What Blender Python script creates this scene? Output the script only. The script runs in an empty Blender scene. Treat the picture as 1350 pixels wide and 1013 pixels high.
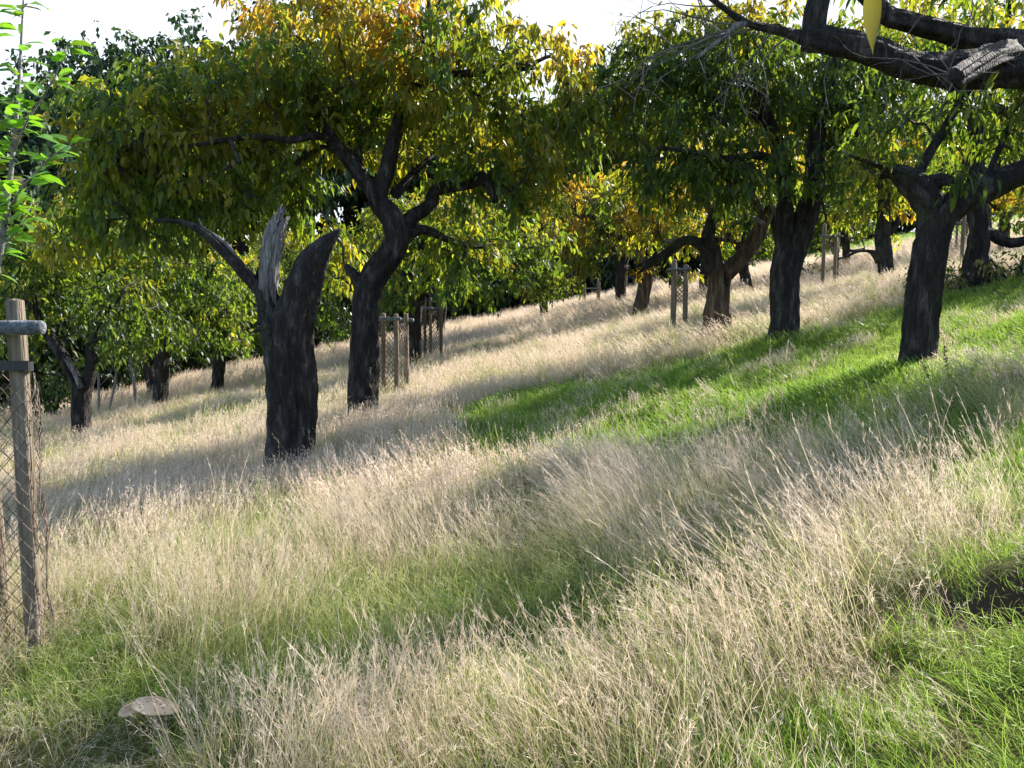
import bpy, math, random
import numpy as np
from mathutils import Vector, Matrix, Euler, Quaternion

# ------------------------------------------------------------------ camera, sky, sun, exposure
SC = bpy.context.scene
COL = SC.collection
F, CX, CY = 1169.0, 675.0, 506.5
PITCH = math.radians(5.7)
EYE = 1.6
cam_d = bpy.data.cameras.new('camera'); cam = bpy.data.objects.new('camera', cam_d); COL.objects.link(cam)
cam.location = (0, 0, EYE); cam.rotation_euler = (math.radians(90) - PITCH, 0, 0)
cam_d.sensor_width = 36; cam_d.lens = 36 * F / 1350.0
cam_d.clip_start = 0.05; cam_d.clip_end = 2000
SC.camera = cam
SUN_EL, SUN_AZ = math.radians(33), math.radians(51)     # azimuth measured from +Y towards +X
w = bpy.data.worlds.new('World'); SC.world = w; w.use_nodes = True
nt = w.node_tree; bg = nt.nodes['Background']
sky = nt.nodes.new('ShaderNodeTexSky'); sky.sky_type = 'NISHITA'; sky.sun_disc = False
sky.sun_elevation = SUN_EL; sky.sun_rotation = SUN_AZ
sky.air_density = 1.0; sky.dust_density = 1.0; sky.ozone_density = 2.0
# thin bright high cloud over the northern half of the sky, deep blue overhead and behind
tcw = nt.nodes.new('ShaderNodeTexCoord'); spx = nt.nodes.new('ShaderNodeSeparateXYZ'); nt.links.new(tcw.outputs['Generated'], spx.inputs[0])
ncl = nt.nodes.new('ShaderNodeTexNoise'); ncl.inputs['Scale'].default_value = 2.2; ncl.inputs['Detail'].default_value = 6; nt.links.new(tcw.outputs['Generated'], ncl.inputs[0])
mth = nt.nodes.new('ShaderNodeMath'); mth.operation = 'MULTIPLY_ADD'; mth.inputs[1].default_value = .8; nt.links.new(spx.outputs[1], mth.inputs[0])
mt2 = nt.nodes.new('ShaderNodeMath'); mt2.operation = 'MULTIPLY_ADD'; mt2.inputs[1].default_value = .9; mt2.inputs[2].default_value = -.35; nt.links.new(ncl.outputs[0], mt2.inputs[0]); nt.links.new(mt2.outputs[0], mth.inputs[2])
mrc = nt.nodes.new('ShaderNodeMapRange'); mrc.inputs[1].default_value = .35; mrc.inputs[2].default_value = .8; mrc.inputs[4].default_value = .93; nt.links.new(mth.outputs[0], mrc.inputs[0])
mrz = nt.nodes.new('ShaderNodeMapRange'); mrz.inputs[1].default_value = .32; mrz.inputs[2].default_value = .55; mrz.inputs[3].default_value = 1; mrz.inputs[4].default_value = 0; nt.links.new(spx.outputs[2], mrz.inputs[0])
mmz = nt.nodes.new('ShaderNodeMath'); mmz.operation = 'MULTIPLY'; nt.links.new(mrc.outputs[0], mmz.inputs[0]); nt.links.new(mrz.outputs[0], mmz.inputs[1])
mxc = nt.nodes.new('ShaderNodeMix'); mxc.data_type = 'RGBA'; nt.links.new(mmz.outputs[0], mxc.inputs[0]); nt.links.new(sky.outputs[0], mxc.inputs[6]); mxc.inputs[7].default_value = (3.4, 3.6, 3.9, 1)
nt.links.new(mxc.outputs[2], bg.inputs[0]); bg.inputs[1].default_value = 0.135
sd = bpy.data.lights.new('sun', 'SUN'); so = bpy.data.objects.new('sun', sd); COL.objects.link(so)
sd.energy = 5.0; sd.angle = math.radians(0.55); sd.color = (1.0, 0.94, 0.85)
sdir = Vector((math.sin(SUN_AZ) * math.cos(SUN_EL), math.cos(SUN_AZ) * math.cos(SUN_EL), math.sin(SUN_EL)))
so.rotation_euler = sdir.to_track_quat('Z', 'Y').to_euler(); so.location = (20, 10, 30)
SC.view_settings.view_transform = 'Standard'; SC.view_settings.look = 'None'
SC.view_settings.exposure = 1.38; SC.view_settings.gamma = 1
SC.render.engine = 'CYCLES'
cy = SC.cycles
cy.max_bounces = 7; cy.diffuse_bounces = 4; cy.glossy_bounces = 2; cy.transmission_bounces = 5; cy.transparent_max_bounces = 4
cy.use_denoising = True; cy.sample_clamp_indirect = 6

rng = np.random.default_rng(7)
random.seed(7)

# ------------------------------------------------------------------ terrain
def sm(x, a, b):
    t = np.clip((np.asarray(x, float) - a) / (b - a), 0, 1); return t * t * (3 - 2 * t)
def ground(x, y):
    x = np.asarray(x, float); y = np.asarray(y, float)
    xe = np.where(np.abs(x) < 45, x, np.sign(x) * (45 + 25 * (1 - np.exp(-(np.abs(x) - 45) / 25))))
    z = 0.18 * xe
    z = z + 0.05 * np.sin(x * 0.9 + 1.3) * np.sin(y * 0.7 + .4) + 0.025 * np.sin(x * 2.3 + y * 1.1) + 0.02 * np.sin(y * 2.9 - x * 1.7)
    z = z + 0.16 * np.exp(-((x + 2.4) ** 2 + (y - 4.4) ** 2) / 1.6)           # rise by the stake
    # low bank and hollow at the right (old mole diggings)
    z = z + 0.10 * np.exp(-((x - 2.2) ** 2 / 0.5 + (y - 3.62) ** 2 / 0.03)) - 0.15 * np.exp(-((x - 2.15) ** 2 / 0.16 + (y - 3.38) ** 2 / 0.012))
    return z
def ray(px, py):
    u = (px - CX) / F; v = -(py - CY) / F
    c, s = math.cos(PITCH), math.sin(PITCH)
    return np.array([u, c + v * s, -s + v * c])
def P(px, py, Y):
    d = ray(px, py); t = Y / d[1]
    return np.array([0, 0, EYE]) + d * t
def G(px, py):
    d = ray(px, py); t = 1.0
    for _ in range(4000):
        p = np.array([0, 0, EYE]) + d * t
        if p[2] < ground(p[0], p[1]) or t > 150: break
        t += 0.02
    return p
def pix(p):
    c, s = math.cos(PITCH), math.sin(PITCH)
    x, y, z = p[0], p[1], p[2] - EYE
    f = y * c - z * s; v = y * s + z * c
    return CX + F * x / f, CY - F * v / f
def pn(p, k=1.0, s=0.0):
    """smooth pseudo noise, about -1..1"""
    x, y, z = p[..., 0] * k, p[..., 1] * k, p[..., 2] * k
    return (np.sin(x * 1.7 + 1.3 * np.sin(y * 1.1 + s) + s) + np.sin(y * 1.9 + 1.2 * np.sin(z * 1.3 + s * 2) + 2 * s)
            + np.sin(z * 2.1 + 1.1 * np.sin(x * 1.2 - s) + 3 * s)) / 3

# ------------------------------------------------------------------ mesh building
class MB:
    def __init__(self): self.v = []; self.f = []; self.c = []; self.n = 0; self.hasc = False; self.mi = 0; self.m = []
    def add(self, v, faces, col=None):
        """faces: list of int arrays (m,k)"""
        v = np.asarray(v, float).reshape(-1, 3)
        for f in faces:
            f = np.asarray(f, int)
            if len(f): self.f.append(f + self.n); self.m.append(np.full(len(f), self.mi))
        self.v.append(v); self.n += len(v)
        if col is None: col = np.ones((len(v), 3)) * .5
        else: self.hasc = True
        self.c.append(np.asarray(col, float).reshape(-1, 3))
    def mesh(self, name, mats, smooth=True, origin=(0, 0, 0)):
        me = bpy.data.meshes.new(name)
        v = np.concatenate(self.v) - np.asarray(origin, float)
        lens = np.concatenate([np.full(len(f), f.shape[1]) for f in self.f])
        idx = np.concatenate([f.ravel() for f in self.f])
        me.vertices.add(len(v)); me.vertices.foreach_set('co', v.ravel())
        me.loops.add(len(idx)); me.loops.foreach_set('vertex_index', idx.astype(np.int32))
        me.polygons.add(len(lens)); st = np.concatenate([[0], np.cumsum(lens)[:-1]])
        me.polygons.foreach_set('loop_start', st.astype(np.int32))
        try: me.polygons.foreach_set('loop_total', lens.astype(np.int32))
        except Exception: pass
        me.polygons.foreach_set('use_smooth', np.full(len(lens), bool(smooth)))
        if self.hasc:
            a = me.color_attributes.new('col', 'FLOAT_COLOR', 'POINT')
            c = np.concatenate(self.c); c4 = np.concatenate([c, np.ones((len(c), 1))], 1)
            a.data.foreach_set('color', c4.ravel().astype(np.float32))
        if self.mi: me.polygons.foreach_set('material_index', np.concatenate(self.m).astype(np.int32))
        me.update(calc_edges=True)
        for q in (mats if isinstance(mats, (list, tuple)) else [mats]): me.materials.append(q)
        return me
    def obj(self, name, mat, parent=None, smooth=True, origin=(0, 0, 0)):
        o = bpy.data.objects.new(name, self.mesh(name, mat, smooth, origin)); COL.objects.link(o)
        if parent is not None: o.parent = parent
        else: o.location = origin
        return o
def empty(name, loc, label, cat, group=None):
    o = bpy.data.objects.new(name, None); COL.objects.link(o); o.location = tuple(float(a) for a in loc); o.empty_display_size = .2
    o['label'] = label; o['category'] = cat
    if group: o['group'] = group
    return o
def tag(o, label, cat, group=None):
    o['label'] = label; o['category'] = cat
    if group: o['group'] = group
def copy_thing(root, loc, rotz, scale, label, group=None):
    r = root.copy(); COL.objects.link(r); r.location = tuple(float(a) for a in loc); r.rotation_euler = (0, 0, rotz); r.scale = (scale,) * 3
    r['label'] = label
    if group: r['group'] = group
    for ch in list(root.children):
        c = ch.copy(); COL.objects.link(c); c.parent = r
        for g in ch.children:
            d = g.copy(); COL.objects.link(d); d.parent = c
    return r

def catmull(pts, rad, step=0.12):
    pts = np.asarray(pts, float); rad = np.asarray(rad, float)
    P0 = np.vstack([2 * pts[0] - pts[1], pts, 2 * pts[-1] - pts[-2]])
    out, ro = [], []
    for i in range(len(pts) - 1):
        a, b, c, d = P0[i:i + 4]; L = np.linalg.norm(c - b); n = max(2, int(L / step))
        for k in range(n):
            t = k / n
            out.append(.5 * ((2 * b) + (-a + c) * t + (2 * a - 5 * b + 4 * c - d) * t * t + (-a + 3 * b - 3 * c + d) * t ** 3))
            ro.append(rad[i] * (1 - t) + rad[i + 1] * t)
    out.append(pts[-1]); ro.append(rad[-1])
    return np.array(out), np.array(ro)
def tube(mb, pts, rad, sides=12, rough=0.0, seed=0.0, capend=True, ridges=5, col=None, jag=0.0):
    pts = np.asarray(pts, float); n = len(pts)
    T = np.gradient(pts, axis=0); T /= np.linalg.norm(T, axis=1)[:, None] + 1e-9
    ref = np.array([0., 1, 0]) if abs(T[0][1]) < .9 else np.array([1., 0, 0])
    u = ref - T[0] * ref.dot(T[0]); u /= np.linalg.norm(u)
    th = np.arange(sides) * 2 * math.pi / sides
    V = []
    s = 0
    for i in range(n):
        if i: s += np.linalg.norm(pts[i] - pts[i - 1])
        u = u - T[i] * u.dot(T[i]); u /= np.linalg.norm(u) + 1e-9
        w_ = np.cross(T[i], u)
        r = np.full(sides, rad[i])
        if rough:
            tw = th + 0.25 * math.sin(s * 1.7 + seed)
            r = r * (1 + rough * (.55 * np.sin(tw * ridges + seed + 1.1 * math.sin(s * 2.1 + seed)) + .35 * np.sin(tw * 2 + seed * 3 + s * 3.0) + .35 * np.sin(tw * (ridges * 2 + 1) + s * 5 + seed)
                                  + .35 * np.sin(tw * 3 + s * 13 + seed) * np.sin(s * 9 + tw * 4)))
        c = pts[i]
        ring = c + np.outer(r * np.cos(th), u) + np.outer(r * np.sin(th), w_)
        if jag and i >= n - 2:
            ring = ring + np.outer(jag * (np.sin(th * 3 + seed) + .6 * np.sin(th * 5 + 2 * seed)) * (1 if i == n - 1 else .4), T[i])
        V.append(ring)
    V = np.vstack(V)
    i = np.arange(n - 1)[:, None] * sides; j = np.arange(sides)[None, :]; k = (j + 1) % sides
    Fq = np.stack([i + j, i + k, i + sides + k, i + sides + j], -1).reshape(-1, 4)
    faces = [Fq]
    if capend:
        V = np.vstack([V, pts[-1] + T[-1] * (rad[-1] * .25 - jag * .5)]); e = (n - 1) * sides; jj = np.arange(sides)
        faces.append(np.stack([e + jj, e + (jj + 1) % sides, np.full(sides, len(V) - 1)], -1))
        V = np.vstack([V, pts[0]])
        faces.append(np.stack([(jj + 1) % sides, jj, np.full(sides, len(V) - 1)], -1))
    c = None if col is None else np.tile(col, (len(V), 1))
    mb.add(V, faces, c)
def tubes_batch(mb, PT, R, sides=3):
    """PT (m,k,3), R (m,k)"""
    m, k, _ = PT.shape
    T = np.gradient(PT, axis=1); T /= np.linalg.norm(T, axis=2, keepdims=True) + 1e-9
    ref = np.where(np.abs(T[..., 2:3]) < .8, np.array([0, 0, 1.]), np.array([1., 0, 0]))
    ref = np.repeat(ref[:, :1], k, 1)
    u = np.cross(T, ref); u /= np.linalg.norm(u, axis=2, keepdims=True) + 1e-9
    w_ = np.cross(T, u); th = np.arange(sides) * 2 * math.pi / sides
    V = PT[:, :, None, :] + R[:, :, None, None] * (np.cos(th)[None, None, :, None] * u[:, :, None, :] + np.sin(th)[None, None, :, None] * w_[:, :, None, :])
    base = (np.arange(m) * k * sides)[:, None, None]; i = np.arange(k - 1)[None, :, None] * sides; j = np.arange(sides)[None, None, :]; kk = (j + 1) % sides
    Fq = np.stack([base + i + j, base + i + kk, base + i + sides + kk, base + i + sides + j], -1).reshape(-1, 4)
    mb.add(V.reshape(-1, 3), [Fq])
def unit(a): return a / (np.linalg.norm(a, axis=-1, keepdims=True) + 1e-9)
def leaves(mb, B, D, N, L, W, C, lod=2, droop=.25):
    """B base, D direction, N normal, L,W arrays, C colour (n,3)"""
    n = len(B); D = unit(D); S = unit(np.cross(D, N)); N = np.cross(S, D)
    L = L[:, None]; W = W[:, None]
    dn = np.array([0, 0, -1.])
    if lod == 2:
        st = [(0, 0, 0, 0), (.3, -.43, .10, .03), (.3, 0, 0, .03), (.3, .43, .10, .03), (.68, -.36, .08, .35), (.68, 0, -.02, .35), (.68, .36, .08, .35), (1, 0, 0, 1.0)]
        tri = [(0, 1, 2), (0, 2, 3), (4, 7, 5), (5, 7, 6)]; quad = [(1, 4, 5, 2), (2, 5, 6, 3)]
    elif lod == 1:
        st = [(0, 0, 0, 0), (.42, -.5, .12, .2), (.42, 0, 0, .2), (.42, .5, .12, .2), (1, 0, 0, 1.0)]
        tri = [(0, 1, 2), (0, 2, 3), (1, 4, 2), (2, 4, 3)]; quad = []
    else:
        st = [(0, 0, 0, 0), (.5, -.5, .1, .3), (1, 0, 0, 1.0), (.5, .5, .1, .3)]
        tri = [(0, 1, 2), (0, 2, 3)]; quad = []
    V = np.stack([B + D * L * a + S * W * b + N * W * c + dn * L * droop * d for a, b, c, d in st], 1)
    k = len(st); off = (np.arange(n) * k)[:, None]
    faces = [(off[:, None] + np.array(tri)[None]).reshape(-1, 3)]
    if quad: faces.append((off[:, None] + np.array(quad)[None]).reshape(-1, 4))
    mb.add(V.reshape(-1, 3), faces, np.repeat(C[:, None], k, 1).reshape(-1, 3))

# ------------------------------------------------------------------ materials
def newmat(name):
    m = bpy.data.materials.new(name); m.use_nodes = True; nt = m.node_tree
    for n in list(nt.nodes): nt.nodes.remove(n)
    out = nt.nodes.new('ShaderNodeOutputMaterial'); return m, nt, out
def N_(nt, t, **kw):
    n = nt.nodes.new(t)
    for k, v in kw.items(): setattr(n, k, v)
    return n
def ramp(nt, src, stops):
    r = nt.nodes.new('ShaderNodeValToRGB'); e = r.color_ramp.elements
    while len(e) < len(stops): e.new(.5)
    for i, (p, c) in enumerate(stops): e[i].position = p; e[i].color = (*c, 1)
    nt.links.new(src, r.inputs[0]); return r.outputs[0]
def leaf_mat(name, trans=.5, tcol=(2.1, 2.0, .7), rough=.42, spec=.4, vary=.35):
    m, nt, out = newmat(name); L = nt.links.new
    at = N_(nt, 'ShaderNodeAttribute', attribute_name='col')
    oi = N_(nt, 'ShaderNodeObjectInfo')
    hs = N_(nt, 'ShaderNodeHueSaturation'); L(at.outputs['Color'], hs.inputs['Color'])
    mr = N_(nt, 'ShaderNodeMapRange'); L(oi.outputs['Random'], mr.inputs[0]); mr.inputs[3].default_value = 1 - vary * .4; mr.inputs[4].default_value = 1 + vary * .4
    L(mr.outputs[0], hs.inputs['Value'])
    p = N_(nt, 'ShaderNodeBsdfPrincipled'); L(hs.outputs[0], p.inputs['Base Color']); p.inputs['Roughness'].default_value = rough; p.inputs['Specular IOR Level'].default_value = spec
    mx = N_(nt, 'ShaderNodeMix', data_type='RGBA', blend_type='MULTIPLY'); mx.inputs[0].default_value = 1
    L(hs.outputs[0], mx.inputs[6]); mx.inputs[7].default_value = (*tcol, 1)
    t = N_(nt, 'ShaderNodeBsdfTranslucent'); L(mx.outputs[2], t.inputs[0])
    ms = N_(nt, 'ShaderNodeMixShader'); ms.inputs[0].default_value = trans
    L(p.outputs[0], ms.inputs[1]); L(t.outputs[0], ms.inputs[2]); L(ms.outputs[0], out.inputs[0])
    return m
def bark_mat(name, c1, c2, c3, scale=9, bump=.9, vstretch=.25, moss=None):
    m, nt, out = newmat(name); L = nt.links.new
    tc = N_(nt, 'ShaderNodeTexCoord'); mp = N_(nt, 'ShaderNodeMapping'); mp.inputs['Scale'].default_value = (1, 1, vstretch); L(tc.outputs['Object'], mp.inputs[0])
    n1 = N_(nt, 'ShaderNodeTexNoise'); n1.inputs['Scale'].default_value = scale; n1.inputs['Detail'].default_value = 8; n1.inputs['Roughness'].default_value = .65; L(mp.outputs[0], n1.inputs['Vector'])
    vo = N_(nt, 'ShaderNodeTexVoronoi', feature='DISTANCE_TO_EDGE'); vo.inputs['Scale'].default_value = scale * 2.2; L(mp.outputs[0], vo.inputs['Vector'])
    n2 = N_(nt, 'ShaderNodeTexNoise'); n2.inputs['Scale'].default_value = 2.2; n2.inputs['Detail'].default_value = 5; L(tc.outputs['Object'], n2.inputs['Vector'])
    c = ramp(nt, n1.outputs[0], [(.3, c1), (.52, c2), (.72, c3)])
    if moss:
        mr = ramp(nt, n2.outputs[0], [(.52, (0, 0, 0)), (.64, (1, 1, 1))])
        mx = N_(nt, 'ShaderNodeMix', data_type='RGBA'); L(mr, mx.inputs[0]); L(c, mx.inputs[6]); mx.inputs[7].default_value = (*moss, 1); c = mx.outputs[2]
    p = N_(nt, 'ShaderNodeBsdfPrincipled'); L(c, p.inputs['Base Color']); p.inputs['Roughness'].default_value = .85; p.inputs['Specular IOR Level'].default_value = .25
    ad = N_(nt, 'ShaderNodeMath', operation='MULTIPLY_ADD'); mn = N_(nt, 'ShaderNodeMath', operation='MINIMUM'); L(vo.outputs[0], mn.inputs[0]); mn.inputs[1].default_value = .18
    L(mn.outputs[0], ad.inputs[0]); ad.inputs[1].default_value = 2.0; L(n1.outputs[0], ad.inputs[2])
    bp = N_(nt, 'ShaderNodeBump'); bp.inputs['Strength'].default_value = bump; bp.inputs['Distance'].default_value = .045; L(ad.outputs[0], bp.inputs['Height']); L(bp.outputs[0], p.inputs['Normal'])
    L(p.outputs[0], out.inputs[0]); return m
M_leaf = leaf_mat('cherry_leaf', .58, (2.3, 2.1, .7))
M_wood_leaf = leaf_mat('woodland_leaf', .35, (1.2, 1.3, .6))
M_sap_leaf = leaf_mat('apple_leaf', .5, (1.6, 1.7, .5), .35, .5)
M_bark = bark_mat('cherry_bark', (.007, .006, .005), (.030, .025, .022), (.12, .105, .095), 9, .9, .3)
M_bark2 = bark_mat('mossy_bark', (.010, .009, .008), (.032, .028, .026), (.10, .096, .09), 10, .9, .5, moss=(.05, .055, .035))
M_dead = bark_mat('bleached_wood', (.04, .035, .032), (.22, .20, .19), (.48, .46, .45), 14, 1.0, .16)
M_brown = bark_mat('rotten_bark', (.022, .016, .011), (.10, .068, .045), (.26, .20, .155), 9, 1.0, .18)
M_twig = bark_mat('twig_bark', (.02, .017, .015), (.055, .047, .042), (.11, .10, .095), 20, .3, 1)
M_palebark = bark_mat('dry_twig', (.10, .09, .085), (.22, .20, .19), (.36, .34, .33), 25, .3, 1)
M_greytwig = bark_mat('grey_twig', (.05, .045, .042), (.11, .10, .095), (.20, .19, .18), 25, .3, 1)
M_post = bark_mat('weathered_post', (.09, .068, .048), (.21, .168, .122), (.33, .285, .225), 22, .6, .06)
M_rail = bark_mat('grey_rail', (.06, .065, .07), (.16, .17, .185), (.36, .37, .39), 26, .6, 1)
def grass_mat(name, stops_tip, stops_root, trans=.45, scale=.9):
    """tip to root gradient carried in col.r, per blade random in col.g"""
    m, nt, out = newmat(name); L = nt.links.new
    at = N_(nt, 'ShaderNodeAttribute', attribute_name='col'); sp = N_(nt, 'ShaderNodeSeparateColor'); L(at.outputs['Color'], sp.inputs[0])
    oi = N_(nt, 'ShaderNodeObjectInfo'); ge = N_(nt, 'ShaderNodeNewGeometry')
    no = N_(nt, 'ShaderNodeTexNoise'); no.inputs['Scale'].default_value = scale; no.inputs['Detail'].default_value = 3; L(ge.outputs['Position'], no.inputs['Vector'])
    ad = N_(nt, 'ShaderNodeMath', operation='MULTIPLY_ADD'); L(sp.outputs[1], ad.inputs[0]); ad.inputs[1].default_value = .55
    a2 = N_(nt, 'ShaderNodeMath', operation='MULTIPLY_ADD'); L(no.outputs[0], a2.inputs[0]); a2.inputs[1].default_value = .9; a2.inputs[2].default_value = -.25
    a3 = N_(nt, 'ShaderNodeMath', operation='MULTIPLY_ADD'); L(oi.outputs['Random'], a3.inputs[0]); a3.inputs[1].default_value = .15; L(a2.outputs[0], a3.inputs[2])
    L(a3.outputs[0], ad.inputs[2])
    ct = ramp(nt, ad.outputs[0], stops_tip); cr = ramp(nt, ad.outputs[0], stops_root)
    mx = N_(nt, 'ShaderNodeMix', data_type='RGBA'); L(sp.outputs[0], mx.inputs[0]); L(cr, mx.inputs[6]); L(ct, mx.inputs[7])
    p = N_(nt, 'ShaderNodeBsdfPrincipled'); L(mx.outputs[2], p.inputs['Base Color']); p.inputs['Roughness'].default_value = .45; p.inputs['Specular IOR Level'].default_value = .35
    t = N_(nt, 'ShaderNodeBsdfTranslucent'); L(mx.outputs[2], t.inputs[0])
    ms = N_(nt, 'ShaderNodeMixShader'); ms.inputs[0].default_value = trans
    L(p.outputs[0], ms.inputs[1]); L(t.outputs[0], ms.inputs[2]); L(ms.outputs[0], out.inputs[0]); return m
M_dry = grass_mat('dry_grass', [(.15, (.64, .50, .32)), (.5, (.77, .62, .46)), (.85, (.85, .72, .59))],
                  [(.2, (.16, .20, .045)), (.5, (.30, .28, .09)), (.8, (.44, .36, .18))])
M_fine = grass_mat('fine_dry_grass', [(.15, (.62, .48, .34)), (.5, (.76, .60, .46)), (.85, (.85, .72, .60))],
                   [(.2, (.20, .22, .07)), (.5, (.36, .32, .14)), (.8, (.50, .41, .24))])
M_green = grass_mat('green_grass', [(.15, (.20, .38, .035)), (.5, (.33, .50, .06)), (.85, (.50, .60, .13))],
                    [(.2, (.05, .12, .015)), (.6, (.09, .17, .025)), (.9, (.16, .20, .05))], .5)
M_mix = grass_mat('mixed_grass', [(.15, (.22, .32, .06)), (.5, (.38, .42, .13)), (.85, (.60, .54, .28))],
                  [(.2, (.06, .12, .02)), (.6, (.12, .18, .035)), (.9, (.24, .24, .08))], .45)

# ------------------------------------------------------------------ ground sheet
def build_ground():
    xs = np.unique(np.concatenate([np.linspace(-260, -30, 24), np.linspace(-30, 30, 240), np.linspace(30, 260, 24), np.linspace(1.2, 4.2, 60)]))
    ys = np.unique(np.concatenate([np.linspace(-60, 0, 12), np.linspace(0, 12, 130), np.linspace(12, 60, 120), np.linspace(60, 420, 36), np.linspace(3, 4.4, 50)]))
    X, Y = np.meshgrid(xs, ys); Z = ground(X, Y)
    V = np.stack([X, Y, Z], -1).reshape(-1, 3); nx = len(xs)
    i = np.arange(len(ys) - 1)[:, None] * nx; j = np.arange(nx - 1)[None]
    mb = MB(); mb.add(V, [np.stack([i + j, i + j + 1, i + nx + j + 1, i + nx + j], -1).reshape(-1, 4)])
    m, nt, out = newmat('meadow_soil'); L = nt.links.new
    ge = N_(nt, 'ShaderNodeNewGeometry')
    n1 = N_(nt, 'ShaderNodeTexNoise'); n1.inputs['Scale'].default_value = .35; n1.inputs['Detail'].default_value = 6; L(ge.outputs['Position'], n1.inputs[0])
    n2 = N_(nt, 'ShaderNodeTexNoise'); n2.inputs['Scale'].default_value = 18; n2.inputs['Detail'].default_value = 8; n2.inputs['Roughness'].default_value = .7; L(ge.outputs['Position'], n2.inputs[0])
    c1 = ramp(nt, n1.outputs[0], [(.35, (.07, .095, .022)), (.65, (.12, .12, .04))])
    c2 = ramp(nt, n2.outputs[0], [(.3, (.35, .32, .28)), (.7, (1.5, 1.4, 1.2))])
    mx = N_(nt, 'ShaderNodeMix', data_type='RGBA', blend_type='MULTIPLY'); mx.inputs[0].default_value = 1; L(c1, mx.inputs[6]); L(c2, mx.inputs[7])
    # bare soil in the diggings
    sx = N_(nt, 'ShaderNodeVectorMath', operation='DISTANCE'); mp = N_(nt, 'ShaderNodeMapping'); mp.inputs['Scale'].default_value = (.8, 2.6, 0)
    L(ge.outputs['Position'], mp.inputs[0]); L(mp.outputs[0], sx.inputs[0]); sx.inputs[1].default_value = (2.15 * .8, 3.40 * 2.6, 0)
    so_ = ramp(nt, sx.outputs['Value'], [(.38, (1, 1, 1)), (.55, (0, 0, 0))])
    m2 = N_(nt, 'ShaderNodeMix', data_type='RGBA'); L(so_, m2.inputs[0]); L(mx.outputs[2], m2.inputs[6]); m2.inputs[7].default_value = (.075, .048, .032, 1)
    p = N_(nt, 'ShaderNodeBsdfPrincipled'); p.inputs['Roughness'].default_value = .95; p.inputs['Specular IOR Level'].default_value = .1; L(m2.outputs[2], p.inputs['Base Color'])
    bp = N_(nt, 'ShaderNodeBump'); bp.inputs['Strength'].default_value = .8; bp.inputs['Distance'].default_value = .04; L(n2.outputs[0], bp.inputs['Height']); L(bp.outputs[0], p.inputs['Normal'])
    L(p.outputs[0], out.inputs[0])
    o = mb.obj('meadow_ground', m); o['kind'] = 'structure'
build_ground()

# ------------------------------------------------------------------ trees
GREENS = np.array([[.034, .066, .022], [.050, .098, .026], [.074, .130, .028], [.11, .165, .030]])
AUT = np.array([[.042, .082, .02], [.085, .125, .022], [.16, .17, .028], [.245, .195, .035], [.31, .18, .04], [.35, .12, .035]])
def leaf_cols(p, a, rg):
    """a: autumn factor 0..1 per leaf"""
    g = GREENS[np.clip((rg.random(len(a)) * 4).astype(int), 0, 3)]
    x = np.clip(a, 0, .999) * (len(AUT) - 1); i = x.astype(int); f = (x - i)[:, None]
    c = AUT[i] * (1 - f) + AUT[np.minimum(i + 1, len(AUT) - 1)] * f
    k = np.clip(a * 3, 0, 1)[:, None]
    c = g * (1 - k) + c * k
    return c * (0.75 + .5 * rg.random((len(a), 1)))

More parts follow.
